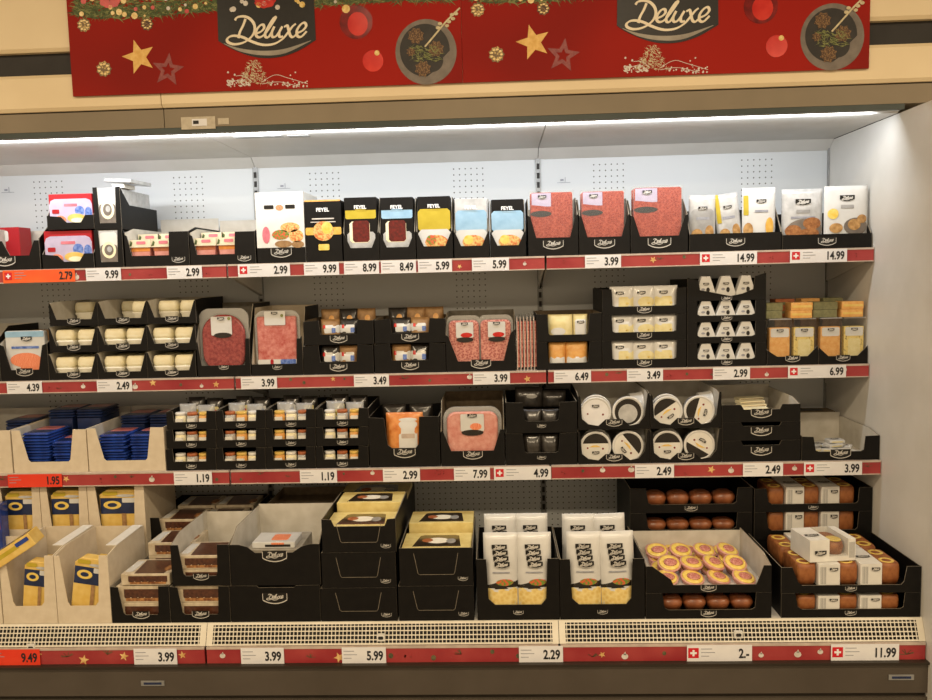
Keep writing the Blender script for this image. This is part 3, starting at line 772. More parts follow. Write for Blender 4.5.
# pate trays
def patetray(p0, p1, which):
    t, x0, x1, zt = trayat(S1, '%s black tray of pate tubs with beige card tops' % which, p0, p1, 232, depth=.36, prof=[(0, .95), (.04, .9), (.1, .32), (.68, .32), (.7, 1), (1, 1)], mi='white_inner', side_h=1.15, back_h=1.55, side_f=1, logo=.2, logo_w=.2, logo_x=.83)
    w = x1-x0; tub = [(-.5, 1), (-.4, 0), (.4, 0), (.5, 1)][::-1]
    pos = [(.02, .035), (.37, .035)]
    for j, (u, y) in enumerate(pos+[(.02, .12), (.34, .12), (.65, .12)]):
        n = ['front left', 'front right', 'back left', 'back middle', 'back right'][j]
        top = 'pate_top' if j % 2 == 0 or which == 'left' and j != 1 else 'pate_pink'
        zz = S1.z+T+(0.002 if j < 2 else .028)
        pw = w*.34
        p = pack('pate_tub', 'pate tub with beige card top, %s in the %s pate tray' % (n, which), 'tub', (x0+w*u+pw/2+.006, S1.y+y+.01, zz), pw, .105, .05, 'pate_pink', [('jelly_layer', 'r', 0, .6, .86, .14, 'pate_top' if (j+(which == 'left')) % 2 else 'pate_brown')], poly=[(-.38, 0), (.38, 0), (.44, .7), (-.44, .7)], group='pate tubs', body='tub')
        mb = MB().box(-pw*.5, pw*.5, -.03, .03, .072, .102); mb.build('card_top', 'cheese_pale' if 0 else 'cream_card', p)
        MB().prism(rrect(pw*.42, .012, .004, 3, pw*.05, .09), -.0308, -.03).build('card_print', 'pink_print', p)
        MB().prism([(-pw*.5, .076), (-pw*.38, .078), (-pw*.34, .092), (-pw*.42, .098)], -.0306, -.03).build('leaf_print', 'pine_green', p)
patetray(126, 190, 'left'); patetray(191, 256, 'right')
# white sandwich box
t, x0, x1, zt = trayat(S1, 'white display box printed with sandwiches on a black foot', 258, 306, 192, depth=.25, prof='flat', mo='white_card', mi='white_inner', side_h=1, back_h=1.02, me='white_inner')
w = x1-x0; h = zt-S1.z
MB().box(-w/2, w/2, -.001, 0, 0, h*.22).build('black_foot', 'black_card', t); badge(t, 0, -.003, h*.16, w*.42)
for cx, cz, rx, rz_, m_ in ((0, .78, .08, .04, 'salmon'), (.2, .5, .2, .07, 'food_photo'), (0, .4, .18, .07, 'food_photo_green'), (.32, .38, .15, .09, 'food_photo'), (-.3, .4, .08, .12, 'pink_print'), (.05, .27, .18, .05, 'bread_brown'), (.35, .26, .13, .05, 'bread_brown')):
    MB().prism(ell(w*rx, h*rz_, 14, w*cx, h*cz), -.0012, 0).build('food_print', m_, t)
for cx in (-.22, .22): MB().prism(rrect(w*.2, h*.055, .003, 3, w*cx, h*.79), -.0012, 0).build('emblem_print', 'badge_black', t)
# black box with orange band, then packs of slices
def feyel(parent, x, y, z, s, m='pure_white'): return text(parent, 'FEYEL', x, y, z, s, m, 'brand_lettering', sx=1.0, bold=.03)
x0, x1 = S1.x(306.5), S1.x(343); w = x1-x0; h = S1.h(200, 325)-S1.z
p = pack('foie_gras_box', 'black gift box with orange band and serving picture, top shelf', 'box', ((x0+x1)/2, S1.y+.08, S1.z), w-.002, h, .16, 'black_card', [('gold_rim', 'r', 0, .99, .98, .025, 'cheese_orange'), ('orange_band', 'r', 0, .5, .99, .12, 'star_gold'), ('food_print', 'e', 0, .5, .58, .32, 'food_photo'), ('toast_print', 'e', .1, .55, .3, .2, 'egg_yellow'), ('toast_print', 'r', 0, .24, .3, .1, 'egg_yellow')])
feyel(p, 0, -.083, h*.84, .02); MB().box(-w*.3, w*.3, -.0815, -.08, h*.69, h*.71).box(-w*.34, w*.34, -.0815, -.08, h*.64, h*.655).build('title_print', 'rail_white', p)
defs = [(344, 379.5, 197, 'yellow_print', 'meat', 'dried meat pack with a yellow label'), (380, 416, 197, 'lightblue_print', 'meat', 'dried meat pack with a pale blue label'), (417, 453, 196, 'yellow_print', 'food', 'yellow and white starter pack with a plate picture'),
        (454.5, 489.5, 198, 'lightblue_print', 'pale', 'pale blue and white starter pack, silvery top'), (490.5, 526, 199, 'lightblue_print', 'food', 'pale blue and white starter pack, black top')]
for p0, p1, py, cl, kind, lab in defs:
    t, x0, x1, zt = trayat(S1, 'black tray of the '+lab, p0, p1, py+4, depth=.3, prof=[(0, .48), (.06, .42), (.2, .22), (.8, .22), (.94, .42), (1, .48)], mi='grey_inner', side_h=1.08, back_h=.8, side_f=.48)
    w = x1-x0; h = S1.h(py, (p0+p1)/2)-S1.z-T
    if kind == 'meat': pr = [('colour_band', 'r', 0, .74, .94, .16, cl), ('clear_foot', 'r', 0, .3, .86, .3, 'silver_pack'), ('fat_edge', 'r', -.04, .45, .62, .34, 'cream_food'), ('meat_window', 'r', 0, .46, .52, .34, 'dried_meat')]
    else: pr = [('colour_band', 'r', 0, .62, .98, .36, cl), ('white_foot', 'r', 0, .25, .98, .44, 'white_gloss'), ('plate_print', 'e', .06, .26, .7, .24, 'food_photo'), ('garnish_print', 'e', -.1, .3, .3, .16, 'food_photo_green' if cl == 'yellow_print' else 'egg_yellow')]
    p = pack('starter_pack', lab, 'pack', ((x0+x1)/2, S1.y+.022, S1.z+T), w-.012, h, .02, 'silver_pack' if kind == 'pale' else 'black_card', pr, r=.004)
    feyel(p, 0, -.018, h*.84, .019)
    for k in range(1, 3): dup(p, ((x0+x1)/2, S1.y+.022+k*.03, S1.z+T), label=lab+(', %s one back in its tray' % ['', 'second', 'third'][k]))
    if kind == 'meat':
        for u in (-.3, .3): MB().box(u*w-w*.15, u*w+w*.15, -.012, .01, h*.8, h*.98).build('card_shoulder', 'black_card', p)
# salami packs
for k, (p0, p1, py, which) in enumerate(((528.5, 578.5, 192, 'left'), (579.5, 630, 191, 'middle'), (631, 688, 187, 'right'))):
    t, x0, x1, zt = trayat(S1, 'black tray of the %s top-shelf salami pack' % which, p0, p1, 212, depth=.3, prof=[(0, .93), (.05, .9), (.16, .42), (.84, .42), (.95, .9), (1, .93)], mi='grey_inner', side_h=1.35, back_h=1.2, side_f=.93, logo=.28, logo_w=.4)
    w = x1-x0; h = S1.h(py, (p0+p1)/2)-S1.z-.012
    for j in range(2):
        p = pack('salami_pack', '%s sliced salami pack with a lilac label on the top shelf%s' % (which, ', one behind the front' if j else ''), 'pack', ((x0+x1)/2-.004, S1.y+.02+j*.045, S1.z+.012), w*.84, h, .016, 'salami_orange', [('label_print', [(-.5, .5), (-.5, -.5), (.5, -.5), (.5, .5)], -.24, .88, .46, .22, 'lilac_print'), ('label_photo', [(-.5, .5), (-.5, -.5), (.5, -.5), (.5, .2)], -.24, .73, .46, .14, 'salami_orange'), ('label_foot', 'e', -.25, .65, .5, .1, 'plate_dark'), ('logo_badge', 'logo', -.22, .93, .2, .05, 'ink')], poly=[(-.42, 0), (.42, 0), (.5, .3), (.5, .98), (.46, 1), (-.46, 1), (-.5, .98), (-.5, .3)], body='meat_slices', group='top-shelf salami packs')
        mb = MB(); mb.prism([(-w*.44, h*.35), (-w*.36, h*.0), (w*.37, 0), (w*.445, h*.35), (w*.445, h*1.03), (-w*.44, h*1.03)], -.012, -.0115); mb.build('film', 'clear_film', p)
# nut pouches
def pouch(label, x, y, z, w, h, prints, rz=0, ry=0, rx=0, body='pouch_body', mat='silver_pack'):
    return pack('nut_pouch', label, 'pouch', (x, y, z), w, h, .03, mat, prints, kind='pillow', rz=rz, ry=ry, rx=rx, group='nut pouches', body=body)
def w_(a): return S1.x(a)
t, x0, x1, zt = trayat(S1, 'black tray of three white and grey pouches, top shelf', 689.5, 781.5, 233, depth=.34, prof='flat', mi='black_card', side_h=2.6, back_h=2.6, side_f=1, logo=.55, logo_w=.2)
sp = (x1-x0)
common = lambda nut, c1: [('shade_print', 'r', 0, .4, .85, .7, c1), ('logo_badge', 'logo', .0, .76, .34, .1, 'ink'), ('fine_print', 'r', 0, .58, .5, .05, 'ink_grey'), ('nut_picture', 'e', -.22, .3, .42, .2, nut), ('nut_picture', 'e', .25, .34, .34, .24, nut)]
hh = S1.h(194, 710)-S1.z-T
pouch('leftmost grey pouch in the tray of three', x0+sp*.16, S1.y+.035, S1.z+T, sp*.29, hh, common('walnut', 'grey_print'))
pouch('middle pouch in the tray of three, leaning left, yellow strip', x0+sp*.49, S1.y+.04, S1.z+T, sp*.27, hh*1.02, common('walnut', 'silver_pack')+[('yellow_strip', 'r', -.38, .75, .16, .5, 'yellow_print')], ry=-.12)
pouch('right pouch in the tray of three, white with yellow flowers', x0+sp*.775, S1.y+.03, S1.z+T, sp*.36, S1.h(187, 760)-S1.z-T, [('logo_badge', 'logo', .05, .78, .3, .1, 'ink'), ('yellow_strip', 'r', -.4, .72, .14, .32, 'yellow_print'), ('fine_print', 'r', .05, .62, .4, .04, 'ink_grey'), ('nut_picture', 'e', .3, .37, .26, .3, 'star_gold'), ('nut_picture', 'e', -.34, .32, .28, .24, 'walnut')], mat='white_gloss')
t, x0, x1, zt = trayat(S1, 'black tray of two nut pouches against the right end wall', 782.5, 871.5, 234, depth=.34, prof='flat', mi='black_card', side_h=2.7, back_h=2.8, side_f=1, logo=.55, logo_w=.2, logo_x=.5)
sp = x1-x0
pouch('silver almond pouch, left in the right end tray', x0+sp*.25, S1.y+.035, S1.z+T, sp*.46, S1.h(188, 805)-S1.z-T, [('logo_badge', 'logo', 0, .78, .38, .1, 'ink'), ('title_print', 'r', 0, .62, .34, .06, 'grey_print'), ('fine_print', 'r', 0, .52, .6, .04, 'ink_grey'), ('nut_shadow', 'e', .05, .32, .9, .36, 'plate_grey'), ('nut_picture', 'e', -.24, .3, .4, .2, 'almond'), ('nut_picture', 'e', .22, .42, .46, .2, 'almond'), ('nut_picture', 'e', .15, .26, .5, .16, 'almond')])
pouch('white walnut pouch, right in the right end tray', x0+sp*.74, S1.y+.03, S1.z+T, sp*.49, S1.h(185, 847)-S1.z-T, [('logo_badge', 'logo', 0, .8, .34, .1, 'ink'), ('title_print', 'r', 0, .66, .3, .06, 'grey_print'), ('nut_shadow', 'e', .2, .34, .56, .28, 'plate_grey'), ('honey_bowl', 'e', -.32, .55, .24, .17, 'egg_yellow'), ('nut_picture', 'e', -.25, .32, .3, .16, 'walnut'), ('nut_picture', 'e', .16, .37, .3, .18, 'walnut'), ('nut_picture', 'e', .34, .46, .24, .14, 'walnut')], mat='white_gloss')

# ---- second shelf -------------------------------------------------
t, x0, x1, zt = trayat(S2, 'black tray of the smoked salmon pack at the left edge', 1.5, 49.5, 342, depth=.3, prof=[(0, .95), (.1, .9), (.22, .28), (.8, .28), (.9, .9), (1, .95)], mi='white_inner', side_h=1.2, back_h=1.2, side_f=.95, logo=.24, logo_w=.34)
p = pack('salmon_pack', 'white pack with orange salmon slices at the left edge', 'pack', ((x0+x1)/2+.0, S2.y+.03, S2.z+T), (x1-x0)*.82, S2.h(331, 30)-S2.z-T, .026, 'white_gloss', [('blue_band', 'r', 0, .93, .98, .12, 'lightblue_print'), ('logo_badge', 'logo', .05, .84, .28, .1, 'ink'), ('fine_print', 'r', 0, .66, .7, .05, 'blue_print'), ('salmon_print', 'e', 0, .4, .8, .3, 'salmon'), ('salmon_print', 'r', .1, .3, .5, .22, 'salmon')], kind='slab', r=.012)
for k in range(3):
    boxpack('beige_carton', 'beige carton at back behind the salmon pack, %s' % ['left', 'middle', 'right'][k], 'carton', (x0+.03+k*.06, S2.y+.2, S2.z+T), .05, .12, .19, 'bread_brown', front=[('logo_badge', 'logo', 0, .82, .6, .1, 'ink')], group='beige cartons behind the salmon')
t2, a0, a1, zt = trayat(S2, 'black tray with white sides, mostly cut off by left edge, second shelf', -45, 1, 340, depth=.3, prof='low', mi='white_inner', side_h=1.3)
# mousse pots
def pot_mesh():
    mb = MB(); rs = []
    for z, s, e in ((0, .80, .9), (.02, .86, 1), (.034, .95, 1), (.037, .99, 1), (.040, .99, 1), (.042, .9, 1), (.052, .92, 1), (.066, .8, 1), (.0685, .72, 1)):
        rs.append([(x*s, y*s, z) for x, y in rrect(.078, .085, .018, 4)])
    mb.rings(rs, ms=[0, 0, 0, 0, 0, 1, 1, 1, 1]); return mb
def mousse(label, loc):
    t = thing('mousse_pot', label, 'pot', loc, random.uniform(-.06, .06), 'cream mousse pots')
    mb = MB(); rs = []
    for z, s in ((0, .84), (.03, .9), (.037, .98), (.041, 1.0), (.044, .98)): rs.append([(x*s, y*s, z) for x, y in rrect(.082, .088, .018, 4)])
    mb.rings(rs, 0); mb.build('tub', 'cream_tub', t)
    mb = MB(); rs = []
    for z, s in ((.0442, .92), (.056, .98), (.072, .96), (.084, .86), (.087, .78)): rs.append([(x*s, y*s, z) for x, y in rrect(.082, .088, .016, 4)])
    mb.rings(rs, 0); mb.build('lid', 'cream_food', t)
    return t
cols = [(50, 98.5), (98.5, 148), (148, 196.5)]; rows = [353, 326.5, 302]; pot0 = None; zc = S2.z
for r in range(3):
    hz = None
    for c, (p0, p1) in enumerate(cols):
        rn = ['bottom', 'middle', 'top'][r]; cn = ['left', 'middle', 'right'][c]
        x0, x1 = S2.x(p0, zc), S2.x(p1, zc)
        if hz is None: hz = za(rows[r], x0, S2.y)-zc
        t = tray('black tray of mousse pots, %s row, %s column' % (rn, cn), x0+.0005, x1-.0005, zc, hz, S2.y, .33, prof=[(0, .95), (.03, .9), (.14, .26), (.86, .26), (.97, .9), (1, .95)], mi='white_inner', side_h=1, back_h=1, side_f=.95, logo=.2, logo_w=.26, group='trays of mousse pots')
        for j in range(2):
            for b in range(2):
                if r == 2 and b == 0 and (c == 0 or j == 0 and c == 1): continue
                lab = 'cream mousse pot, %s %s of the %s row, %s column' % (['left', 'right'][j], ['front', 'rear'][b], rn, cn)
                X = (x0+x1)/2+(-.0455+.091*j); Yy = S2.y+.056+b*.1+(.0 if r < 2 else .05)
                if pot0 is None: pot0 = mousse(lab, (X, Yy, zc+T))
                else: dup(pot0, (X, Yy, zc+T), rz=random.uniform(-.06, .06), label=lab)
    zc += hz+G
# raw-looking meat packs
def meatpack(label, x, y, z, w, h, mat, rim='clear_tray', oval=.5, prints=()):
    t = thing('meat_pack', label, 'pack', (x, y, z))
    mb = MB(); mb.prism(rrect(w, h, w*.2, 6, 0, h/2), .006, .016); mb.build('tray_rim', rim, t)
    pk = rrect(w*.88, h*.88, w*.88*oval*.5, 8, 0, h*.47)
    mb = MB(); mb.rings([[(a, yy, b*1+0) for a, b in [(q[0]*s, h*.47+(q[1]-h*.47)*s) for q in pk]] for yy, s in ((.006, 1), (-.004, .99), (-.009, .93))]); mb.build('meat_slices', mat, t)
    mb = MB(); mb.rings([[(a, yy, b) for a, b in [(q[0]*s, h*.47+(q[1]-h*.47)*s) for q in pk]] for yy, s in ((.0055, 1.05), (-.006, 1.04), (-.0115, .97))], cap=True); mb.build('film', 'clear_film', t)
    for i, q in enumerate(prints):
        part, shp, cx, cz, pw, ph, mt = q
        if shp == 'logo': badge(t, cx*w, -.0165, cz*h, pw*w, 'solid'); continue
        pl = ell(pw*w/2, ph*h/2, 16, cx*w, cz*h) if shp == 'e' else rrect(pw*w, ph*h, .004, 2, cx*w, cz*h)
        MB().prism(pl, -.013-.0006*i, -.0118).build(part, mt, t)
    return t
t, x0, x1, zt = trayat(S2, 'black tray with a clear back holding round red salami', 198, 251, 339, depth=.32, prof=[(0, .9), (.02, .95), (.08, .3), (.9, .3), (.93, 1), (1, 1)], mi='grey_inner', side_h=1.9, back_h=1.9, side_f=.95, logo=.26, logo_w=.18)
meatpack('dark red salami slices with a tilted white label on the second shelf', (x0+x1)/2-.003, S2.y+.028, S2.z+T+.002, (x1-x0)*.93, S2.h(309, 225)-S2.z-.004, 'salami_round', oval=.9, prints=[('label_print', 'r', -.02, .74, .42, .28, 'white_gloss'), ('label_foot', 'e', 0, .6, .36, .08, 'plate_dark'), ('logo_badge', 'logo', -.02, .85, .14, .06, 'ink'), ('green_mark', 'e', .14, .85, .06, .05, 'pine_green_light')])
t, x0, x1, zt = trayat(S2, 'black tray with pale inside holding cured ham', 252, 303.5, 337, depth=.32, prof=[(0, .3), (.88, .3), (.9, .95), (.97, .95), (.98, 1), (1, 1)], mi='beige_card', side_h=1.75, back_h=1.75, side_f=.35, logo=.22, logo_w=.18)
meatpack('cured ham pack with white label and striped foot on the second shelf', (x0+x1)/2-.002, S2.y+.028, S2.z+T+.002, (x1-x0)*.88, S2.h(311, 277)-S2.z-.004, 'ham_red', oval=.1, prints=[('label_print', 'r', -.02, .88, .46, .22, 'white_gloss'), ('logo_badge', 'logo', -.02, .96, .14, .06, 'ink'), ('foot_print', 'r', 0, .12, .86, .22, 'white_gloss'), ('red_stripe', 'r', -.12, .12, .07, .22, 'red_pack'), ('navy_print', 'r', .24, .13, .34, .2, 'blue_print'), ('green_mark', 'e', .14, .92, .06, .05, 'pine_green_light')])
# bread boxes 2 x 2
def fillpack(name, label, cat, x, y, z, w, h, d, mat, prints=(), group=None, rz=0, rx=0, ry=0):
    return pack(name, label, cat, (x, y, z), w, h, d, mat, prints, kind='pillow', group=group, rz=rz, rx=rx, ry=ry)
zc = S2.z; bands = [345.5, 321]
for r in range(2):
    hz = None
    for c, (p0, p1) in enumerate(((304, 374), (375, 446))):
        rn = ['lower', 'upper'][r]; cn = ['left', 'right'][c]
        x0, x1 = S2.x(p0, zc), S2.x(p1, zc)
        if hz is None: hz = za(bands[r], x0, S2.y)-zc
        t = tray('%s %s of four black trays with wrapped bread' % (rn, cn), x0+.0005, x1-.0005, zc, hz, S2.y, .3, prof=[(0, .96), (.22, 1), (.24, .42), (.76, .42), (.78, 1), (1, .96)], mi='brown_inner', side_h=1, side_f=.96, logo=.26, logo_w=.24, group='black trays of wrapped bread')
        w = x1-x0
        for j in range(2):
            fillpack('bread_pack', 'wrapped bread with silver label, %s in the %s %s bread tray' % (['left', 'right'][j], rn, cn), 'pack', x0+w*(.37+.27*j), S2.y+.03, zc+T, w*.27, hz*(1.0 if r else .92), .04, ['dark_film', 'bread_brown'][(j+r+c) % 2], [('label_print', 'r', [.1, -.1][j], .6, .8, .34, 'white_gloss'), ('blue_mark', 'r', .2, .55, .2, .2, 'blue_print'), ('red_mark', 'r', -.3, .7, .14, .14, 'berry_red')], group='wrapped breads')
        if r == 1:
            for j in range(3): fillpack('bread_pack', 'brown bread bag lying at back in the upper %s bread tray, place %s' % (cn, ['left', 'middle', 'right'][j]), 'pack', x0+w*(.25+.27*j), S2.y+.2, zc+T, w*.28, hz*1.35, .05, ['bread_brown', 'dark_film', 'bread_brown'][(j+c) % 3], [('seal_print', 'e', .1, .7, .3, .2, 'cheese_orange')], group='bread bags at the back')
    zc += hz+G
# paired round-topped salami packs in clear tray
t, x0, x1, zt = trayat(S2, 'black tray of two pink salami packs side by side', 446.5, 516, 330, depth=.3, prof=[(0, .9), (.04, .85), (.17, .25), (.83, .25), (.93, .9), (1, 1)], mi='grey_inner', side_h=1.4, back_h=1.4, side_f=.9, logo=.2, logo_w=.28)
w = x1-x0; hs = S2.h(315, 480)-S2.z-.02
for j in range(2):
    t = meatpack('pink salami pack with rounded white rim, %s of the pair' % ['left', 'right'][j], x0+w*(.26+.46*j), S2.y+.026-.001*j, S2.z+.018, w*.5, hs, 'salami_coarse', rim='clear_tray', oval=.35, prints=[('label_print', 'r', .03, .72, .5, .3, 'white_gloss'), ('meat_picture', 'e', .08, .62, .34, .1, 'berry_red'), ('label_foot', 'e', .03, .53, .5, .1, 'plate_dark'), ('logo_badge', 'logo', .03, .84, .2, .06, 'ink')])
    t['group'] = 'paired pink salami packs'
# packs seen edge-on
base = None
for k in range(6):
    X = S2.x(518+3.4*k); hk = S2.h(316, 525)-S2.z
    lab = 'salami pack standing edge-on, %s from the left' % ['first', 'second', 'third', 'fourth', 'fifth', 'sixth'][k]
    if base is None:
        t = thing('meat_pack', lab, 'pack', (X, S2.y+.004, S2.z), group='salami packs standing edge-on'); base = t
        MB().prism([(0, .01), (.16, .01), (.18, hk*.2), (.18, hk), (0, hk), (-.0, hk*.8)], -.002, .0005, axis='x').build('tray_rim', 'clear_tray', t)
        mb = MB(); mb.box(.0008, .0075, .004, .17, .012, hk*.9); mb.build('meat_slices', 'salami_coarse', t)
        mb = MB(); mb.box(-.0025, .001, -.001, .002, hk*.0, hk*.98); mb.build('film_edge', 'rail_clear', t)
    else: dup(base, (X, S2.y+.004+.002*k, S2.z), label=lab)
# cheese boxes by the joint
zc = S2.z
for r, py in enumerate((341.5, 313.5)):
    t, x0, x1, zn = trayat(S2, '%s black tray of wrapped cheese beside the middle upright' % ['lower', 'upper'][r], 537, 602, py, zc, depth=.3, prof=[(0, 1), (.16, .98), (.18, .3), (.2, .24), (.76, .24), (.79, .3), (.82, .98), (1, 1)], mi='brown_inner', side_h=1, side_f=1)
    w = x1-x0; hz = zn-zc
    for j in range(2):
        u, ww = ((.38, .36), (.66, .24)) if r else ((.31, .25), (.62, .36))
        uu, wx = (u, ww) if isinstance(u, float) else (0, 0)
        uu, wx = [((.37, .38), (.68, .22))[j], ((.32, .26), (.62, .34))[j]][1-r]
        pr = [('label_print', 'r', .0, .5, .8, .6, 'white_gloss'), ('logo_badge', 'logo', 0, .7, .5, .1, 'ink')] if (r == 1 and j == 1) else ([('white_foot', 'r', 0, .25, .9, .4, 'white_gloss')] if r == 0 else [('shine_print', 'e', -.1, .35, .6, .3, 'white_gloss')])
        fillpack('cheese_pack', 'wrapped cheese, %s in the %s tray beside the middle upright' % (['left', 'right'][j], ['lower', 'upper'][r]), 'cheese', x0+w*uu, S2.y+.028, zc+T, w*wx, hz*.93, .036, 'cheese_pale' if r else 'cheese_orange', pr)
    zc = zn
# three stacked cheese trays
zc = S2.z
for r, py in enumerate((340.3, 314.5, 288.5)):
    rn = ['bottom', 'middle', 'top'][r]
    t, x0, x1, zn = trayat(S2, '%s black tray in the stack of three with white cheese packets' % rn, 602.5, 686.5, py, zc, depth=.32, prof=[(0, 1), (.11, 1), (.12, .36), (.15, .32), (.85, .32), (.88, .36), (.89, 1), (1, 1)], mi='black_card', side_h=1, side_f=1, logo=.2, logo_w=.17, group='stack of three cheese trays')
    w = x1-x0; hz = zn-zc
    for j in range(3):
        fillpack('cheese_packet', '%s white cheese packet in the %s tray of three' % (['left', 'middle', 'right'][j], rn), 'cheese', x0+w*(.24+.26*j), S2.y+.022+.004*(j == 1), zc+T, w*.29, hz*(.96 if r < 2 else 1.06), .034, 'white_gloss', [('cheese_window', 'r' if j != 1 else 'e', [.2, .1, -.1][j], .42, .7, .4, 'cheese_pale'), ('logo_badge', 'logo', -.1, .76, .34, .1, 'ink'), ('dark_mark', 'e', .2, .38, .14, .08, 'cheese_herb')], group='white cheese packets')
    zc = zn
# four stacked trapezoid cheese trays
zc = S2.z
for r, py in enumerate((343, 321.7, 300.5, 279)):
    rn = ['bottom', 'second', 'third', 'top'][r]
    t, x0, x1, zn = trayat(S2, '%s black tray from below in the stack of four' % rn, 687.5, 766, py, zc, depth=.32, prof=[(0, 1), (.12, 1), (.13, .36), (.16, .3), (.82, .3), (.86, .36), (.87, 1), (1, 1)] if r < 3 else [(0, 1.1), (.14, .95), (.16, .5), (.3, .4), (.55, .2), (.7, .3), (.84, .5), (.86, 1.1), (1, 1.25)], mi='black_card', side_h=1, side_f=1, logo=.18 if r < 3 else .1, logo_w=.13, group='stack of four trays of cheese wedges')
    w = x1-x0; hz = zn-zc
    for j in range(3):
        p = pack('cheese_wedge_box', '%s white wedge box in the %s tray of the stack of four' % (['left', 'middle', 'right'][j], rn), 'cheese', (x0+w*(.24+.255*j), S2.y+.022, zc+T), w*.25, hz*(.95 if r < 3 else 1.1), .034, 'white_gloss', [('logo_badge', 'logo', 0, .68, .3, .1, 'ink'), ('dark_leaf', 'e', .1, .42, .18, .22, 'plate_dark'), ('grey_mark', 'e', -.15, .45, .2, .1, 'ink_grey')], poly=[(-.5, 0), (.5, 0), (.5, .3), (.22, 1), (-.22, 1), (-.5, .3)], group='white wedge boxes')
    zc = zn
# clear boxes of sliced cheese
for c, (p0, p1) in enumerate(((767, 818), (818.5, 869.5))):
    cn = ['left', 'right'][c]
    t, x0, x1, zn = trayat(S2, '%s black zigzag tray of clear cheese boxes' % cn, p0, p1, 346, depth=.34, prof=[(0, .95 if c else .8), (.2, .45), (.8, .45), (1, 1)], mi='grey_inner', side_h=1.0, side_f=.8, back_h=1.3, logo=.36, logo_w=.28)
    w = x1-x0
    for j in range(2):
        h = S2.h(318, 818)-S2.z-T; mt_ = 'cheese_orange' if j == 0 else 'cheese_herb'
        p = pack('sliced_cheese_box', 'clear box of %s cheese, %s in the %s zigzag tray' % (['orange', 'herbed yellow'][j], ['left', 'right'][j], cn), 'box', (x0+w*(.27+.48*j), S2.y+.03, S2.z+T), w*.40, h*.8, .03, mt_, [('label_print', 'r', 0, .86, .9, .24, 'white_gloss'), ('yellow_print', 'r', 0, .42, .62, .5, 'cheese_pale' if j else 'cheese_orange'), ('logo_badge', 'logo', 0, .92, .34, .1, 'ink'), ('dark_foot', [(-.5, -.5), (.5, -.5), (.3, .1), (.1, -.2), (-.2, .5), (-.35, 0)], 0, .1, .9, .14, 'plate_dark')], body='cheese_slices')
        MB().prism([(-w*.22, 0), (w*.22, 0), (w*.22, h*.97), (-w*.22, h*.97)], -.021, .021).build('clear_box', 'clear_film', p)
        MB().box(-w*.22, w*.22, -.02, .02, h*.975, h*1.0).build('lid', 'clear_tray', p)
cheesetop = [(766, 783, 317, 305, 'cheese_green', 'dull green', .01), (791, 813, 318, 300, 'cheese_orange', 'orange front', 0), (813, 838, 315, 298, 'cheese_green', 'dark green', .01), (842, 864, 313.5, 297, 'cheese_orange', 'orange right', 0),
             (775, 795, 302, 291, 'pate_brown', 'brown rear left', .13), (801, 820, 303, 290, 'cheese_orange', 'orange rear middle', .13), (823, 843, 302, 291, 'cheese_green', 'olive rear right', .13)]
ztop = S2.z+T+(S2.h(318, 818)-S2.z-T)+.0008
for k, (p0, p1, pb, pt, m_, nm, dy) in enumerate(cheesetop):
    a, b = xa(p0, S2.y+dy, ztop), xa(p1, S2.y+dy, ztop)
    hh = .03 if dy < .1 else .035
    zb = ztop
    for q in range(2):
        boxpack('cheese_block', '%s cheese pack %s on the clear boxes' % (nm, ['lying directly', 'stacked second'][q]), 'cheese', ((a+b)/2+.002*q, S2.y+.04+dy, zb+q*(hh+.0005)), (b-a)*.98, .07, hh, m_, front=[('edge_print', 'r', 0, .5, .9, .3, 'cheese' if m_ == 'cheese_orange' else 'cheese_green')], group='cheese packs on top of the clear boxes')
    if dy > .1:
        boxpack('cheese_box_stack', 'brown cheese box standing at back under the %s pack' % nm, 'box', ((a+b)/2, S2.y+.04+dy, S2.z+T), (b-a), .07, zb-S2.z-T-.0006, 'bread_brown')
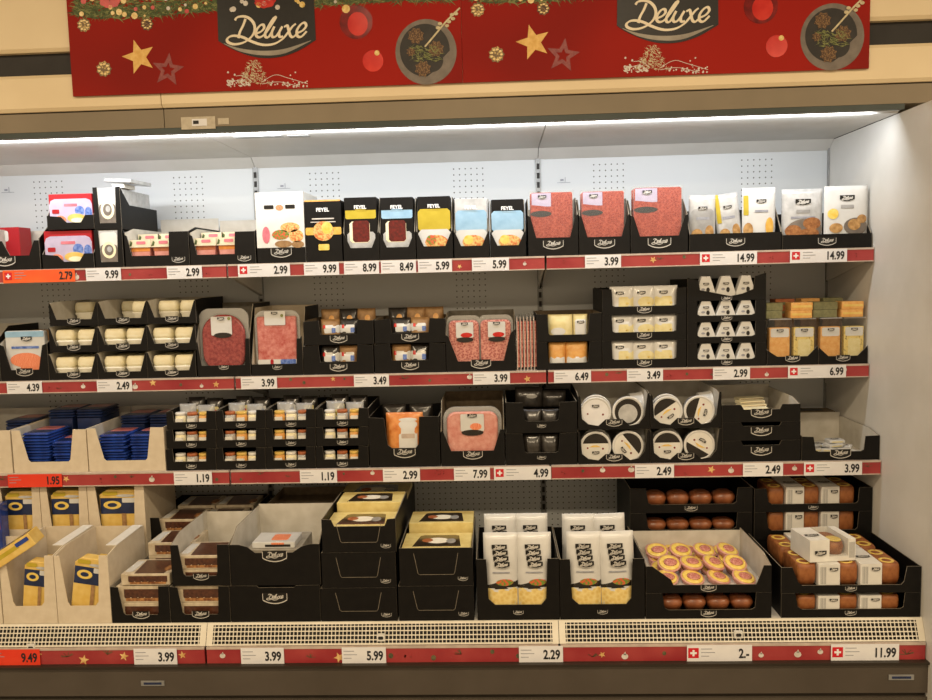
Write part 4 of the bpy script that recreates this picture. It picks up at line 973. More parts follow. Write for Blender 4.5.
# ---- third shelf --------------------------------------------------
ORD = ['lowest', 'second', 'third', 'fourth', 'fifth', 'sixth', 'seventh', 'eighth', 'ninth', 'tenth', 'eleventh', 'twelfth', 'topmost']
def flatpack(label, loc, rz=0, rx=0, ry=0, body='blue_pack'):
    t = thing('flat_pack', label, 'pack', loc, rz, 'blue flat packs of sliced meat', rx, ry)
    mb = MB(); rs = []
    for z, s in ((0, .92), (.004, 1), (.006, 1), (.0105, .9)): rs.append([(x*s, y*s, z) for x, y in rrect(.112, .17, .012, 3)])
    mb.rings(rs, 0, sm=False); mb.build('body', body, t)
    MB().prism(rrect(.09, .07, .008, 3, 0, .03), .0105, .011, axis='z').build('meat_window', 'pink_pack', t)
    MB().prism(rrect(.09, .05, .008, 3, 0, -.04), .0105, .011, axis='z').build('label_print', 'navy_pack', t)
    return t
fp = None
for c, (p0, p1, py, n) in enumerate(((-62, 13, 431, 0), (14.5, 88.5, 430, 9), (89.5, 166, 428, 8))):
    cn = ['cut off at left', 'in the middle', 'at the right'][c]
    t, x0, x1, zt = trayat(S3, 'beige cardboard tray of blue flat packs, %s' % cn, p0, p1, py, depth=.4, prof=[(0, 1), (.11, 1), (.2, .3), (.23, .25), (.74, .25), (.77, .3), (.83, 1), (1, 1)], mo='beige_card', mi='white_inner', me='beige_edge', side_h=1, back_h=1.15, group='beige trays of blue flat packs')
    w = x1-x0
    cols_ = [(.28, 13), (.68, 10)] if c < 2 else [(.28, 12), (.7, 12)]
    if c == 0: cols_ = [(.66, 11)]
    for j, (u, nn) in enumerate(cols_):
        for k in range(nn):
            lab = 'blue flat pack, %s in the %s stack of the beige tray %s' % (ORD[k], ['left', 'right'][j] if c else 'right', cn)
            loc = (x0+w*u+random.uniform(-.003, .003), S3.y+.1+random.uniform(-.004, .004), S3.z+T+k*.0118)
            if fp is None: fp = flatpack(lab, loc)
            else: dup(fp, loc, rz=random.uniform(-.05, .05), label=lab)
    for k in range(3 if c else 2):
        for j in range(2):
            if c == 0 and j == 0: continue
            if c == 0 and k == 0: fpn = flatpack('tmp', (0, 0, 0), body='navy_pack')
            dup(fpn, (x0+w*(.3+.4*j), S3.y+.285, S3.z+T+.15+k*.0118+(.03 if c == 1 else 0)), rz=0, label='blue flat pack in the %s rear stack, beige tray %s, %s up' % (['left', 'right'][j], cn, ORD[k]))
        # a plain carton under the rear stacks
    for j in range(2):
        if c == 0 and j == 0: continue
        boxpack('carton', 'plain navy carton under the %s rear stack, beige tray %s' % (['left', 'right'][j], cn), 'carton', (x0+w*(.3+.4*j), S3.y+.285, S3.z+T), .1, .17, .1485+(.03 if c == 1 else 0), 'navy_pack')

for ch in list(fpn.children)+[fpn]: bpy.data.objects.remove(ch)
# twelve small boxes of spreads
def spread(label, loc, big=False, cap='white_card', side='cream_food'):
    t = thing('spread_jar', label, 'jar', loc, 0, 'little jars in the small black boxes')
    mb = MB(); rs = []
    for z, s in ((0, .9), (.004, 1), (.03, 1), (.034, .86)): rs.append([(x*s, y*s, z) for x, y in ell(.018, .018, 12)])
    mb.rings(rs); mb.build('glass', side, t)
    mb = MB(); rs = []
    for z, s in ((.0342, .94), (.041, .94), (.042, .85)): rs.append([(x*s, y*s, z) for x, y in ell(.018, .018, 12)])
    mb.rings(rs); mb.build('lid', cap, t)
    MB().prism(rrect(.024, .018, .002, 2, 0, .018), -.0186, -.012).build('label_print', 'white_card', t)
    return t
protos = {}
zc = S3.z; cx = [(167, 216.5), (217, 266), (266.5, 316), (316.5, 369)]
for r, py in enumerate((448.5, 429.5, 411)):
    hz = None
    for c, (p0, p1) in enumerate(cx):
        rn = ['bottom', 'middle', 'top'][r]; cn = ['first', 'second', 'third', 'fourth'][c]
        x0, x1 = S3.x(p0, zc), S3.x(p1, zc)
        if hz is None: hz = za(py, x0+.1, S3.y)-zc
        t = tray('small black box of spread jars, %s row, %s column from left' % (rn, cn), x0+.0005, x1-.0005, zc, hz, S3.y, .3, prof=[(0, .97), (.13, 1), (.15, .4), (.8, .4), (.82, 1), (1, .97)], mi='black_card', side_h=1, side_f=.97, logo=.2, logo_w=.2, group='small black boxes of spread jars')
        w = x1-x0
        for j in range(3):
            key = ((j+c) % 3, r == 2)
            lab = '%s spread jar in the %s row box, %s column from left' % (['left', 'middle', 'right'][j], rn, cn)
            loc = (x0+w*(.24+.24*j), S3.y+.026, zc+T)
            if key not in protos: protos[key] = spread(lab, loc, cap=['white_card', 'pate_brown', 'cheese'][key[0]], side=['cream_food', 'silver_pack', 'cheese_orange'][key[0]])
            else: dup(protos[key], loc, label=lab)
            for o_ in [q for q in bpy.data.objects if q.get('label') == lab]: o_.scale = (1.22, 1.1, 1.45)
        if r == 2:
            for j in range(2):
                for b in range(2):
                    fillpack('spread_bag', 'small bag with a gathered top, %s %s, on the %s column of spread boxes' % (['left', 'right'][j], ['front', 'back'][b], cn), 'bag', x0+w*(.3+.38*j), S3.y+.075+.1*b, zc+T, w*.34, hz*1.12+.012*b+.006*(j == 0), .045, ['clear_tray', 'dark_film'][b], [('label_print', 'r', 0, .5, .6, .3, ['white_gloss', 'cheese_pale'][(c+j) % 2]), ('coloured_mark', 'e', .1, .45, .2, .15, ['yellow_print', 'berry_red', 'blue_print'][(c+j) % 3])], group='small gathered bags on the spread boxes')
    zc += hz+G
# smoked pack
t, x0, x1, zt = trayat(S3, 'wide black tray of one smoked orange pack', 370, 440.5, 417, depth=.32, prof=[(0, 1), (.22, .98), (.26, .45), (.32, .38), (.66, .38), (.7, .45), (.72, 1), (1, 1)], mi='black_card', side_h=1, side_f=1, logo=.3, logo_w=.3)
w = x1-x0
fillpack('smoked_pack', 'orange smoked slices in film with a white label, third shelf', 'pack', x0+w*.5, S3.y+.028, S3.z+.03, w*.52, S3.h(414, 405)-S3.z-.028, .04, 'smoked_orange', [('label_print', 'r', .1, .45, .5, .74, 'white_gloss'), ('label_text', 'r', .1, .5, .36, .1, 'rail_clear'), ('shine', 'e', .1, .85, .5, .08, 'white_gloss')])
MB()
for j in range(2): fillpack('smoked_pack', 'brown smoked pack at back of the wide black tray, %s' % ['left', 'right'][j], 'pack', x0+w*(.3+.4*j), S3.y+.15, S3.z+T, w*.34, (zt-S3.z)*1.12, .05, 'dark_film', [('slice', 'e', 0, .6, .6, .4, 'pate_brown')])
# ham in clear-backed tray
t, x0, x1, zt = trayat(S3, 'black tray with tall clear side holding sliced ham', 441.5, 505, 430, depth=.32, prof=[(0, .95), (.03, 1), (.16, .42), (.83, .42), (.94, 1), (1, 1.0)], mi='brown_inner', side_h=1.75, back_h=1.75, side_f=1, logo=.33, logo_w=.3)
w = x1-x0; hh = S3.h(408, 473)-S3.z-.03
t = meatpack('sliced pink ham with white label in rimmed pack, third shelf', (x0+x1)/2, S3.y+.024, S3.z+.03, w*.92, hh, 'ham_pink', oval=.35, prints=[('label_print', 'r', 0, .7, .4, .34, 'white_gloss'), ('ham_picture', 'e', .06, .62, .2, .14, 'salmon'), ('label_foot', 'e', 0, .5, .38, .12, 'plate_dark'), ('logo_badge', 'logo', 0, .84, .16, .06, 'ink')])
# nearly empty black trays
zc = S3.z
for r, py in enumerate((433, 402)):
    t, x0, x1, zn = trayat(S3, '%s of two stacked black trays of dark film packs' % ['lower', 'upper'][r], 506, 577.5, py, zc, depth=.34, prof=[(0, 1), (.24, .98), (.27, .42), (.3, .38), (.7, .38), (.74, .42), (.76, .98), (1, 1)], mi='black_card', side_h=1, side_f=1, logo=.24, logo_w=.12)
    w = x1-x0
    for j in range(2): fillpack('dark_pack', 'black film pack, %s in the %s of the two dark trays' % (['left', 'right'][j], ['lower', 'upper'][r]), 'pack', x0+w*(.38+.25*j), S3.y+.03, zc+T, w*.25, (zn-zc)*(.7 if r else .9), .04, 'dark_film')
    zc = zn
fillpack('dark_pack', 'black film pack with a pale mark, standing behind the upper dark tray', 'pack', x0+w*.35, S3.y+.16, zc-.05, w*.4, .085, .05, 'dark_film', [('grey_mark', 'e', .1, .6, .4, .2, 'grey_print')])
fillpack('dark_pack', 'black film pack lying right behind the upper dark tray', 'pack', x0+w*.72, S3.y+.16, zc-.05, w*.34, .07, .05, 'dark_film')
# round tubs
def tub(label, x, y, z, r, rot, kind):
    t = thing('round_tub', label, 'tub', (x, y, z+r), 0, 'round white cheese tubs')
    mb = MB(); pr = [(.0, .92), (.006, .96), (.034, 1), (.036, 1.0)]
    rs = [[(a*s, yy, b*s) for a, b in ell(r, r, 32)] for yy, s in ((.045, .88), (.003, .96), (.002, 1), (-.005, 1), (-.007, .97), (-.007, .88), (-.0045, .85))]
    mb.rings(rs, 0); mb.build('tub', 'white_gloss', t)
    def rp(poly, y, m, n): MB().prism([(a*math.cos(rot)-b*math.sin(rot), a*math.sin(rot)+b*math.cos(rot)) for a, b in poly], y, -.0044).build(n, m, t)
    q = r*.84
    if kind == 'base':
        rp(ell(q, q, 28), -.005, 'plate_dark', 'dark_ring'); rp(ell(q*.72, q*.72, 24, 0, -q*.12), -.0056, 'silver_pack', 'disc')
    else:
        rp(ell(q, q, 28), -.005, 'tag_white' if kind == 'white' else 'white_card', 'lid_print')
        if kind != 'white':
            rp([(q*math.cos(a), q*math.sin(a)) for a in [PI*.08+PI*.84*k/14 for k in range(15)]], -.0054, 'plate_dark', 'dark_segment')
            rp([(-q*.5, -.002), (q*.4, -.002), (q*.1, q*.12), (-q*.2, q*.1)], -.006, 'cheese', 'cheese_picture')
        rp(ell(q*.08, q*.08, 8, q*.55, -q*.16), -.006, 'ornament_dark', 'red_dot'); rp(ell(q*.07, q*.07, 8, -q*.6, -q*.1), -.006, 'ornament_dark', 'red_dot')
        b = badge(t, 0, -.009, 0, q*.55, 'solid', rot=(0, -rot, 0)); zz = q*.5 if kind == 'white' else -q*.45
        b.location = (-zz*math.sin(rot), -.009, zz*math.cos(rot))
    return t
zc = S3.z
tubs = [[('seg', 0), ('seg', -.9), ('seg', 0), ('seg2', 2.6)], [('white', 0), ('base', -.1), ('seg', .6), ('seg', 1.3)]]
for r, py in enumerate((429, 392.5)):
    for c, (p0, p1) in enumerate(((578.5, 650), (650.5, 721.5))):
        nm = '%s %s' % (['lower', 'upper'][r], ['left', 'right'][c])
        x0, x1 = S3.x(p0, zc), S3.x(p1, zc); hz = za(py, S3.x(578, zc)+.25, S3.y)-zc
        t = tray('%s of four black trays of round tubs' % nm, x0+.0005, x1-.0005, zc, hz, S3.y, .32, prof=[(0, .98), (.03, .9), (.05, .3), (.14, .15), (.28, .1), (.38, .28), (.62, .28), (.72, .1), (.85, .15), (.93, .36), (.97, .98), (1, .98)], mi='silver_pack' if 0 else 'white_inner', side_h=.98, side_f=.9, logo=.2, logo_w=.22, group='black trays of round tubs')
        w = x1-x0
        for j in range(2):
            k, a = tubs[r][c*2+j]; rr = w*.222
            tb = tub('%s round tub in the %s tub tray' % (['left', 'right'][j], nm), x0+w*(.25+.455*j), S3.y+.022, zc+T, rr, a, k)
            if j == 0: dup(tb, (x0+w*(.28+.43*j), S3.y+.08, zc+T+rr), label='%s round tub one row back in the %s tub tray' % (['left', 'right'][j], nm))
        e = dup(tb, (x1-.012, S3.y+.135, zc+T+rr), rz=PI/2, label='round tub turned sideways at the right side, %s tub tray' % nm)
    zc += hz+G
# three flat black trays
zc = S3.z
for r, py in enumerate((440.5, 422, 404.5)):
    t, x0, x1, zn = trayat(S3, '%s of three flat black trays beside the round tubs' % ['bottom', 'middle', 'top'][r], 722, 800.5, py, zc, depth=.36, prof=[(0, 1), (.24, 1), (.27, .78), (.73, .78), (.76, 1), (1, 1)] if r < 2 else [(0, 1), (.24, 1), (.28, .72), (.74, .72), (.77, 1), (1, 1)], mi='black_card' if r < 2 else 'white_inner', side_h=1 if r < 2 else 1.25, back_h=1 if r < 2 else 1.4, side_f=1, logo=.55, logo_w=.26, group='three flat black trays')
    w = x1-x0
    if r == 2:
        for j in range(5):
            boxpack('wafer_pack', 'thin cream pack with brown rims in the top flat tray, %s from the front' % ORD[j].replace('lowest', 'first'), 'pack', (x0+w*(.46+.035*j), S3.y+.05+.05*j, zc+T+.018+.006*j), .11, .045, .012, 'cream_food', front=[('rim_print', 'r', 0, .5, .9, .2, 'bread_brown')], group='thin cream packs', rz=.25)
        boxpack('carton', 'white carton lying under the thin cream packs', 'carton', (x0+w*.5, S3.y+.18, zc+T), .18, .3, .017, 'white_card')
    zc = zn
# small cheeses at the right end
t, x0, x1, zt = trayat(S3, 'wide black tray with white inside, right end of the third shelf', 801.5, 879.5, 436, depth=.36, prof=[(0, 1), (.15, .98), (.18, .42), (.22, .36), (.76, .36), (.8, .42), (.82, .98), (1, 1)], mi='white_inner', side_h=1.15, side_f=1, back_h=1.3, logo=.3, logo_w=.26)
w = x1-x0; R_ = random.Random(4)
b0 = boxpack('carton', 'white carton lying in the right end tray under the small cheeses', 'carton', (x0+w*.48, S3.y+.13, S3.z+T), w*.6, .2, .022, 'white_card')
for k, (u, y, z, rz) in enumerate(((.27, .06, .0, .3), (.42, .05, 0, -.2), (.58, .055, 0, .15), (.68, .1, 0, -.5), (.36, .13, 0, .6), (.52, .12, 0, .1), (.5, .07, .0125, .3), (.6, .11, .0125, -.3), (.55, .09, .025, .1))):
    p = boxpack('small_cheese', 'small white wrapped cheese in the right end tray, %s' % ['front left', 'front second', 'front third', 'far right', 'rear left', 'rear middle', 'second layer left', 'second layer right', 'topmost'][k], 'cheese', (x0+w*u, S3.y+y, S3.z+T+.0225+z), .062, .045, .012, 'white_gloss', front=[('edge_print', 'r', 0, .4, .7, .3, 'cheese_pale')], top=[('logo_badge', 'logo', 0, 0, .5, .2, 'ink')], group='small white cheeses', rz=rz)
boxpack('carton', 'low brown carton at back against the right wall, third shelf', 'carton', (1.14, S3.y+.43, S3.z), .2, .09, .12, 'brown_inner', top=[('dark_hole', 'r', 0, 0, .6, .6, 'plate_dark')])

# ---- base deck ----------------------------------------------------
def wedge(label, x, y, z, w, h, rz=0, ry=0, rx=0, group='cheese wedge packs'):
    return pack('cheese_wedge', label, 'cheese', (x, y, z), w, h, .045, 'cheese', [('navy_band', [(-.5, -.5), (.5, -.5), (.5, .5), (-.5, .5)], 0, .66, .96, .34, 'navy_pack'), ('yellow_picture', 'e', -.16, .68, .48, .18, 'egg_yellow'), ('inner_picture', 'e', -.16, .68, .26, .09, 'navy_pack'), ('pale_mark', 'r', .28, .78, .34, .1, 'white_gloss'), ('pale_mark', 'e', .2, .88, .5, .06, 'silver_pack'), ('yellow_top', 'r', -.2, .93, .4, .08, 'yellow_print'), ('brown_seal', 'r', .14, .25, .12, .5, 'bread_brown')], poly=[(-.5, 0), (.5, 0), (.5, .97), (.44, 1), (-.3, 1), (-.5, .9)], group=group, rz=rz, ry=ry, rx=rx)
CUT = [(0, 1), (.1, 1), (.2, .32), (.24, .26), (.72, .26), (.78, .32), (.84, 1), (1, 1)]
# front pair of cream cartons
cf = []
for c, (p0, p1) in enumerate(((4, 58), (58.5, 112))):
    t, x0, x1, zt = trayat(S4, 'tall beige carton of cheese wedges, front row, %s' % ['left', 'right'][c], p0, p1, 556, depth=.30, prof=CUT, mo='beige_card', mi='beige_card', me='beige_edge', side_h=1.06, back_h=1.06, side_f=1, group='beige cheese cartons, front row')
    w = x1-x0
    wedge('cheese wedge pack leaning in the front %s beige carton' % ['left', 'right'][c], x0+w*(.55 if c == 0 else .5), S4.y+.04, S4.z+.045, w*(.48 if c == 0 else .6), .18 if c == 0 else .19, ry=.12 if c == 0 else .16)
    wedge('cheese wedge pack standing deeper in the front %s beige carton' % ['left', 'right'][c], x0+w*.6, S4.y+.11, S4.z+.03, w*.5, .18, ry=.1)
    mb = MB(); h = zt-S4.z; mb.rings([[(w*.5-.04, .07, h*1.06-e), (w*.5, .07, h*1.06-e), (w*.5, .29, h*1.08-e), (w*.5-.04, .29, h*1.08-e)] for e in (0, .002)], sm=False)
    mb.build('flap', 'white_card', t)
t, x0, x1, zt = trayat(S4, 'beige carton cut off by the left picture edge, front row', -48, 3, 563, depth=.3, prof=CUT, mo='beige_card', mi='beige_card', me='beige_edge', side_h=1.0, side_f=1)
wv = pack('cheese_wedge', 'loose cheese pack lying tilted on cartons at the left edge', 'cheese', (S4.x(14, zt), S4.y+.04, zt+.018), .17, .05, .09, 'cheese', [('yellow_print', 'r', -.1, .6, .6, .3, 'yellow_print'), ('blue_print', 'r', .3, .7, .3, .3, 'blue_pack')], ry=-.55, rz=.2)
mb = MB(); mb.prism(rrect(.15, .075, .006, 3), .0505, .0512, axis='z'); mb.build('lid_print', 'yellow_print', wv)
MB().prism(ell(.035, .02, 12, -.02, -.005), .0513, .0518, axis='z').build('blue_picture', 'blue_pack', wv)
MB().prism(rrect(.03, .07, .003, 3, .055, 0), .0513, .0518, axis='z').build('blue_end', 'blue_pack', wv)
# rear row higher up on boxes
yb = .33
Z2b = za(541, S4.x(90, .5, yb), S4.y+yb)
for c, (p0, p1) in enumerate(((-2, 43), (43.5, 90), (90.5, 147))):
    x0, x1 = xa(p0, S4.y+yb, Z2b), xa(p1, S4.y+yb, Z2b); cn = ['left', 'middle', 'right'][c]
    boxpack('carton', 'closed beige carton under the rear row of cheese cartons, %s' % cn, 'carton', ((x0+x1)/2, S4.y+yb+.15, S4.z), x1-x0-.002, .295, Z2b-S4.z-.001, 'beige_card')
    h = za(486, x0, S4.y+yb)-Z2b
    t = tray('tall beige carton of cheese wedges, rear row, %s' % cn, x0+.0005, x1-.0005, Z2b, h, S4.y+yb, .3, prof=[(0, 1), (.14, 1), (.2, .28), (.24, .22), (.76, .22), (.8, .28), (.84, 1), (1, 1)], mo='beige_card', mi='beige_card', me='beige_edge', side_f=1, group='beige cheese cartons, rear row')
    wedge('cheese wedge pack in the %s carton of the rear row' % cn, (x0+x1)/2, S4.y+yb+.04, Z2b+.012, (x1-x0)*.66, .19)
boxpack('blue_carton', 'blue carton with red mark at the left picture edge', 'carton', (xa(-8, S4.y+.3, .75), S4.y+.3, Z2b-.02), .09, .05, .19, 'blue_pack', front=[('red_mark', 'r', .3, .6, .3, .3, 'berry_red')])
boxpack('carton', 'closed carton carrying the blue carton at left edge', 'carton', (xa(-8, S4.y+.3, .75), S4.y+.3, S4.z), .09, .05, Z2b-.021-S4.z, 'beige_card')
# wafer trays
def wafer(label, x, y, z, w, d=.15, h=.05, rz=0):
    scal = [(-.5, .5), (-.5, -.2), (-.42, -.5), (-.34, -.2), (-.25, -.5), (-.16, -.2), (-.08, -.5), (0, -.2), (.09, -.5), (.18, -.2), (.27, -.5), (.36, -.2), (.44, -.5), (.5, -.2), (.5, .5)][::-1]
    return boxpack('wafer_box', label, 'box', (x, y, z), w, d, h, 'wafer_card', front=[('window', scal, .05, .48, .8, .66, 'choco'), ('biscuit_print', 'r', .05, .2, .74, .18, 'wafer')], top=[('window', [(-.4, -.5), (.5, -.5), (.5, .5), (-.5, .5)], .04, -.02, .68, .9, 'choco'), ('label_print', 'r', -.39, 0, .16, .7, 'white_gloss'), ('biscuit_picture', 'e', .38, -.1, .2, .4, 'wafer')], group='chocolate wafer boxes', rz=rz)
zlow = None
for c, (p0, p1) in enumerate(((112.5, 171), (171.5, 231))):
    cn = ['left', 'right'][c]
    t, x0, x1, zn = trayat(S4, 'lower %s black tray of chocolate wafer boxes' % cn, p0, p1, 586.5, depth=.36, prof=[(0, 1), (.13, .98), (.2, .28), (.24, .22), (.78, .22), (.8, .28), (.82, 1), (1, 1)], mi='grey_inner', side_f=1, logo=.24, logo_w=.28)
    w = x1-x0
    if zlow is None: zlow = zn
    hz = zn-S4.z-G
    hw = (zn-S4.z-T-.004)/2-.001
    for k in range(2):
        wafer('wafer box, %s in the lower %s wafer tray' % (['lower', 'upper'][k], cn), (x0+x1)/2, S4.y+.09, S4.z+T+.001+k*(hw+.0006), w*.86, h=hw)
# upper tray on the right, loose ones on the left
t, x0, x1, zn = trayat(S4, 'upper black tray of chocolate wafer boxes with white inner flap', 172.5, 231, 545, zlow, depth=.36, prof=[(0, 1), (.13, 1), (.2, .3), (.24, .24), (.76, .24), (.78, .3), (.8, 1), (1, 1)], mi='white_inner', side_f=1, side_h=1.15, back_h=1.1, logo=.24, logo_w=.26)
w = x1-x0
for k in range(2): wafer('wafer box, %s in the upper wafer tray' % ['lower', 'upper'][k], (x0+x1)/2, S4.y+.09, zlow+T+.001+k*.0516, w*.84)
xl0, xl1 = S4.x(118, zlow), S4.x(171, zlow)
wafer('loose wafer box lying in front on the lower left tray', (xl0+xl1)/2, S4.y+.085, zlow+.0, (xl1-xl0)*.92, h=.042)
yb2 = .17
wafer('loose wafer box lying behind on the lower left tray, lower one', (xl0+xl1)/2+.03, S4.y+.25, zlow+.0, (xl1-xl0)*.92)
wafer('loose wafer box lying behind on the lower left tray, upper one', (xl0+xl1)/2+.03, S4.y+.25, zlow+.0506, (xl1-xl0)*.92)
# rear wafer tray
yb3 = .37; zz = za(546, xa(180, S4.y+yb3, .6), S4.y+yb3)
xr0, xr1 = xa(151, S4.y+yb3, zz), xa(247, S4.y+yb3, zz)
boxpack('carton', 'closed black carton under the rear wafer tray', 'carton', ((xr0+xr1)/2, S4.y+yb3+.17, S4.z), xr1-xr0, .3, zz-S4.z-.001, 'black_card')
h = za(518, xr0, S4.y+yb3)-zz
t = tray('rear black tray of wafer boxes below the third shelf', xr0, xr1, zz, h, S4.y+yb3, .34, prof=[(0, 1), (.1, 1), (.14, .15), (.8, .15), (.84, .8), (1, .8)], mi='black_card', side_f=1)
w = xr1-xr0
for j in range(2):
    for k in range(2):
        wafer('wafer box, %s in the %s stack of the rear tray' % (['lower', 'upper'][k], ['left', 'right'][j]), xr0+w*(.29+.42*j), S4.y+yb3+.09, zz+T+.002+k*.0506, w*.41)
    wafer('wafer box, deepest of the %s stack in the rear tray' % ['left', 'right'][j], xr0+w*(.32+.42*j), S4.y+yb3+.25, zz+T+.002+.0506, w*.41, h=.06)
# large black cartons
ZB = None
t, x0, x1, zn = trayat(S4, 'large closed black carton under the open one', 231.5, 321, 585.5, depth=.36, prof=[(0, 1), (.3, .99), (.32, .94), (.72, .94), (.74, .99), (1, 1)], mi='black_card', side_f=1, logo=.68, logo_w=.27, lid=False)
MB().box(-(x1-x0)/2+T, (x1-x0)/2-T, T, .355, (zn-S4.z)*.93, (zn-S4.z)*.94).build('top_panel', 'black_card', t)
t, x0, x1, zn2 = trayat(S4, 'large open black carton with grey inside holding one white pack', 231.5, 321, 544.5, zn, depth=.36, prof=[(0, 1), (.1, 1), (.2, .94), (.28, .8), (.7, .8), (.8, .94), (.9, 1), (1, 1)], mi='white_inner', side_f=1, side_h=1.28, back_h=1.3, logo=.74, logo_w=.27)
w = x1-x0; hb = zn2-zn
boxpack('carton', 'grey carton inside the large open carton under a white pack', 'carton', (x0+w*.45, S4.y+.13, zn+T), w*.6, .2, hb*.78, 'grey_inner')
p = boxpack('white_pack', 'white pack with orange picture lying in the large open carton', 'pack', (x0+w*.45, S4.y+.1, zn+T+hb*.785), w*.48, .11, .022, 'white_gloss', top=[('orange_picture', 'r', .1, 0, .4, .6, 'salmon')], front=[('dark_foot', 'r', .1, .4, .6, .4, 'plate_dark'), ('orange_picture', 'r', .1, .75, .3, .3, 'salmon')])
yb4 = .37; zr = zn2-.015; x0r, x1r = xa(262, S4.y+yb4, zr), xa(330, S4.y+yb4, zr)
boxpack('carton', 'closed black carton under the rear open carton', 'carton', ((x0r+x1r)/2, S4.y+yb4+.16, S4.z), x1r-x0r, .3, zr-S4.z-.001, 'black_card')
h = za(510, x0r, S4.y+yb4)-zr
tray('rear open carton with brown inside near the left upright', x0r, x1r, zr, h, S4.y+yb4, .32, prof=[(0, 1), (.1, .8), (.2, .3), (.85, .3), (.92, .9), (1, .95)], mi='brown_inner', mo='black_card', side_f=1, side_h=1.1, back_h=1.2)
boxpack('white_pack', 'small white pack with a black mark in the rear open carton', 'pack', ((x0r+x1r)/2+.03, S4.y+yb4+.06, zr+T), .09, .07, h*.42, 'white_gloss', top=[('dark_mark', 'e', .1, 0, .4, .6, 'plate_dark')])
# gold boxes in black cartons
def goldbox(label, x, y, z, w, d, h, rx=0):
    return boxpack('gold_box', label, 'box', (x, y, z), w, d, h, 'gold_card', top=[('window', [(-.5, -.5), (.5, -.5), (.44, .44), (.36, .5), (-.3, .5), (-.38, .44)], 0, -.02, .7, .72, 'window_dark'), ('food_picture', 'e', 0, -.02, .34, .36, 'cream_tub'), ('food_picture', 'e', -.15, .0, .16, .24, 'pate_brown'), ('food_picture', 'e', .2, -.05, .14, .3, 'grey_print')], group='gold boxes with dark windows', rx=rx)
def emb(t, w, h, u=.86, v=.2): badge(t, (u-.5)*w, -.0015, v*h, w*.13)
PG = [(0, 1), (1, 1)]
for c, (p0, p1, pys) in enumerate(((321.5, 397.5, (588, 552.5, 519)), (399, 474.5, (586, 548)))):
    zc = S4.z; cn = ['left', 'right'][c]
    for r, py in enumerate(pys):
        top = r == len(pys)-1
        t, x0, x1, zn = trayat(S4, '%s black carton in the %s gold-box stack' % (['bottom', 'second', 'third'][r], cn), p0+(1 if r else 0), p1-(1 if r else 0), py, zc, depth=.36, prof=[(0, 1), (.13, .98), (.17, .78), (.85, .78), (.89, .98), (1, 1)] if (top and c == 0) else PG, mi='black_card', side_f=1, lid=not top, group='black cartons of gold boxes')
        w = x1-x0; h = zn-zc; emb(t, w, h)
        # pressed perforation line
        mb = MB(); ribbon(mb, [Vector(((.2-.5)*w, h*.86)), Vector(((.25-.5)*w, h*.34)), Vector(((.27-.5)*w, h*.3)), Vector(((.73-.5)*w, h*.3)), Vector(((.75-.5)*w, h*.34)), Vector(((.8-.5)*w, h*.86))], .0014, -.0006, 0, smooth=False); mb.build('tear_line', 'carton_edge', t)
        if top:
            gz = zn-(h*.3 if c == 0 else h*.04)-.0
            MB().box(-w*.48, w*.48, .01, .35, T, gz-.0405-zc).build('raised_floor', 'black_card', t)
            goldbox('gold box with a dark window in the top front carton, %s stack' % cn, (x0+x1)/2, S4.y+.1, gz-.0395, w*.95, .17, .038 if c else .045)
            b = goldbox('gold box with a dark window standing one row behind, %s stack' % cn, (x0+x1)/2+.005, S4.y+.28, gz-.0395, w*.93, .15, .075 if c == 0 else .07)
        zc = zn
yb5 = .39; zr = S4.z
for q, (py, lab) in enumerate(((507, 'lower'),)):
    x0r, x1r = xa(336, S4.y+yb5, .8), xa(405, S4.y+yb5, .8)
    h = za(504, x0r, S4.y+yb5)-S4.z
    t = tray('tall black carton behind the left gold-box stack', x0r, x1r, S4.z, h, S4.y+yb5, .33, prof='flat', mi='black_card', lid=True)
    goldbox('gold box lying on the tall black carton at back', (x0r+x1r)/2, S4.y+yb5+.13, S4.z+h+.001, x1r-x0r, .24, .02)
# pasta bags
PP = [('pasta_window', 'r', 0, .21, .92, .32, 'pasta'), ('dark_strip', [(-.5, -.5), (.5, -.35), (.5, .5), (-.1, .5), (-.5, -.1)], 0, .39, .96, .09, 'plate_dark'), ('food_picture', 'e', .1, .43, .5, .08, 'food_photo_green'), ('logo_badge', 'logo', -.04, .84, .44, .08, 'ink'), ('logo_badge', 'logo', -.02, .775, .44, .08, 'ink'), ('logo_badge', 'logo', .0, .71, .44, .08, 'ink'), ('logo_badge', 'logo', .03, .645, .44, .08, 'ink'), ('fine_print', 'r', 0, .55, .5, .015, 'ink_grey')]
PT = [(0, 1), (.12, 1), (.14, .35), (.22, .25), (.78, .25), (.84, .35), (.86, 1), (1, 1)]
for c, (p0, p1) in enumerate(((477.5, 560), (560.5, 645))):
    cn = ['left', 'right'][c]
    t, x0, x1, zn = trayat(S4, '%s black tray of white pasta bags' % cn, p0, p1, 559, depth=.36, prof=PT, mi='black_card', side_f=1, side_h=1.0, back_h=1.0, logo=.13, logo_w=.12, group='black trays of pasta bags')
    w = x1-x0
    for j in range(2):
        for b in range(2):
            hb = (S4.h(535, 520)-S4.z-T) if b == 0 else (za(514, x0, S4.y+.22)-S4.z-T)
            fillpack('pasta_bag', 'white pasta bag with stacked black logos, %s %s in the %s tray' % (['left', 'right'][j], ['front', 'rear'][b], cn), 'pasta', x0+w*(.30+.40*j), S4.y+.032+b*.19, S4.z+T, w*.42, hb, .05, 'white_gloss', PP, group='white pasta bags', ry=[0, .0, .0, -.03][c*2+j])
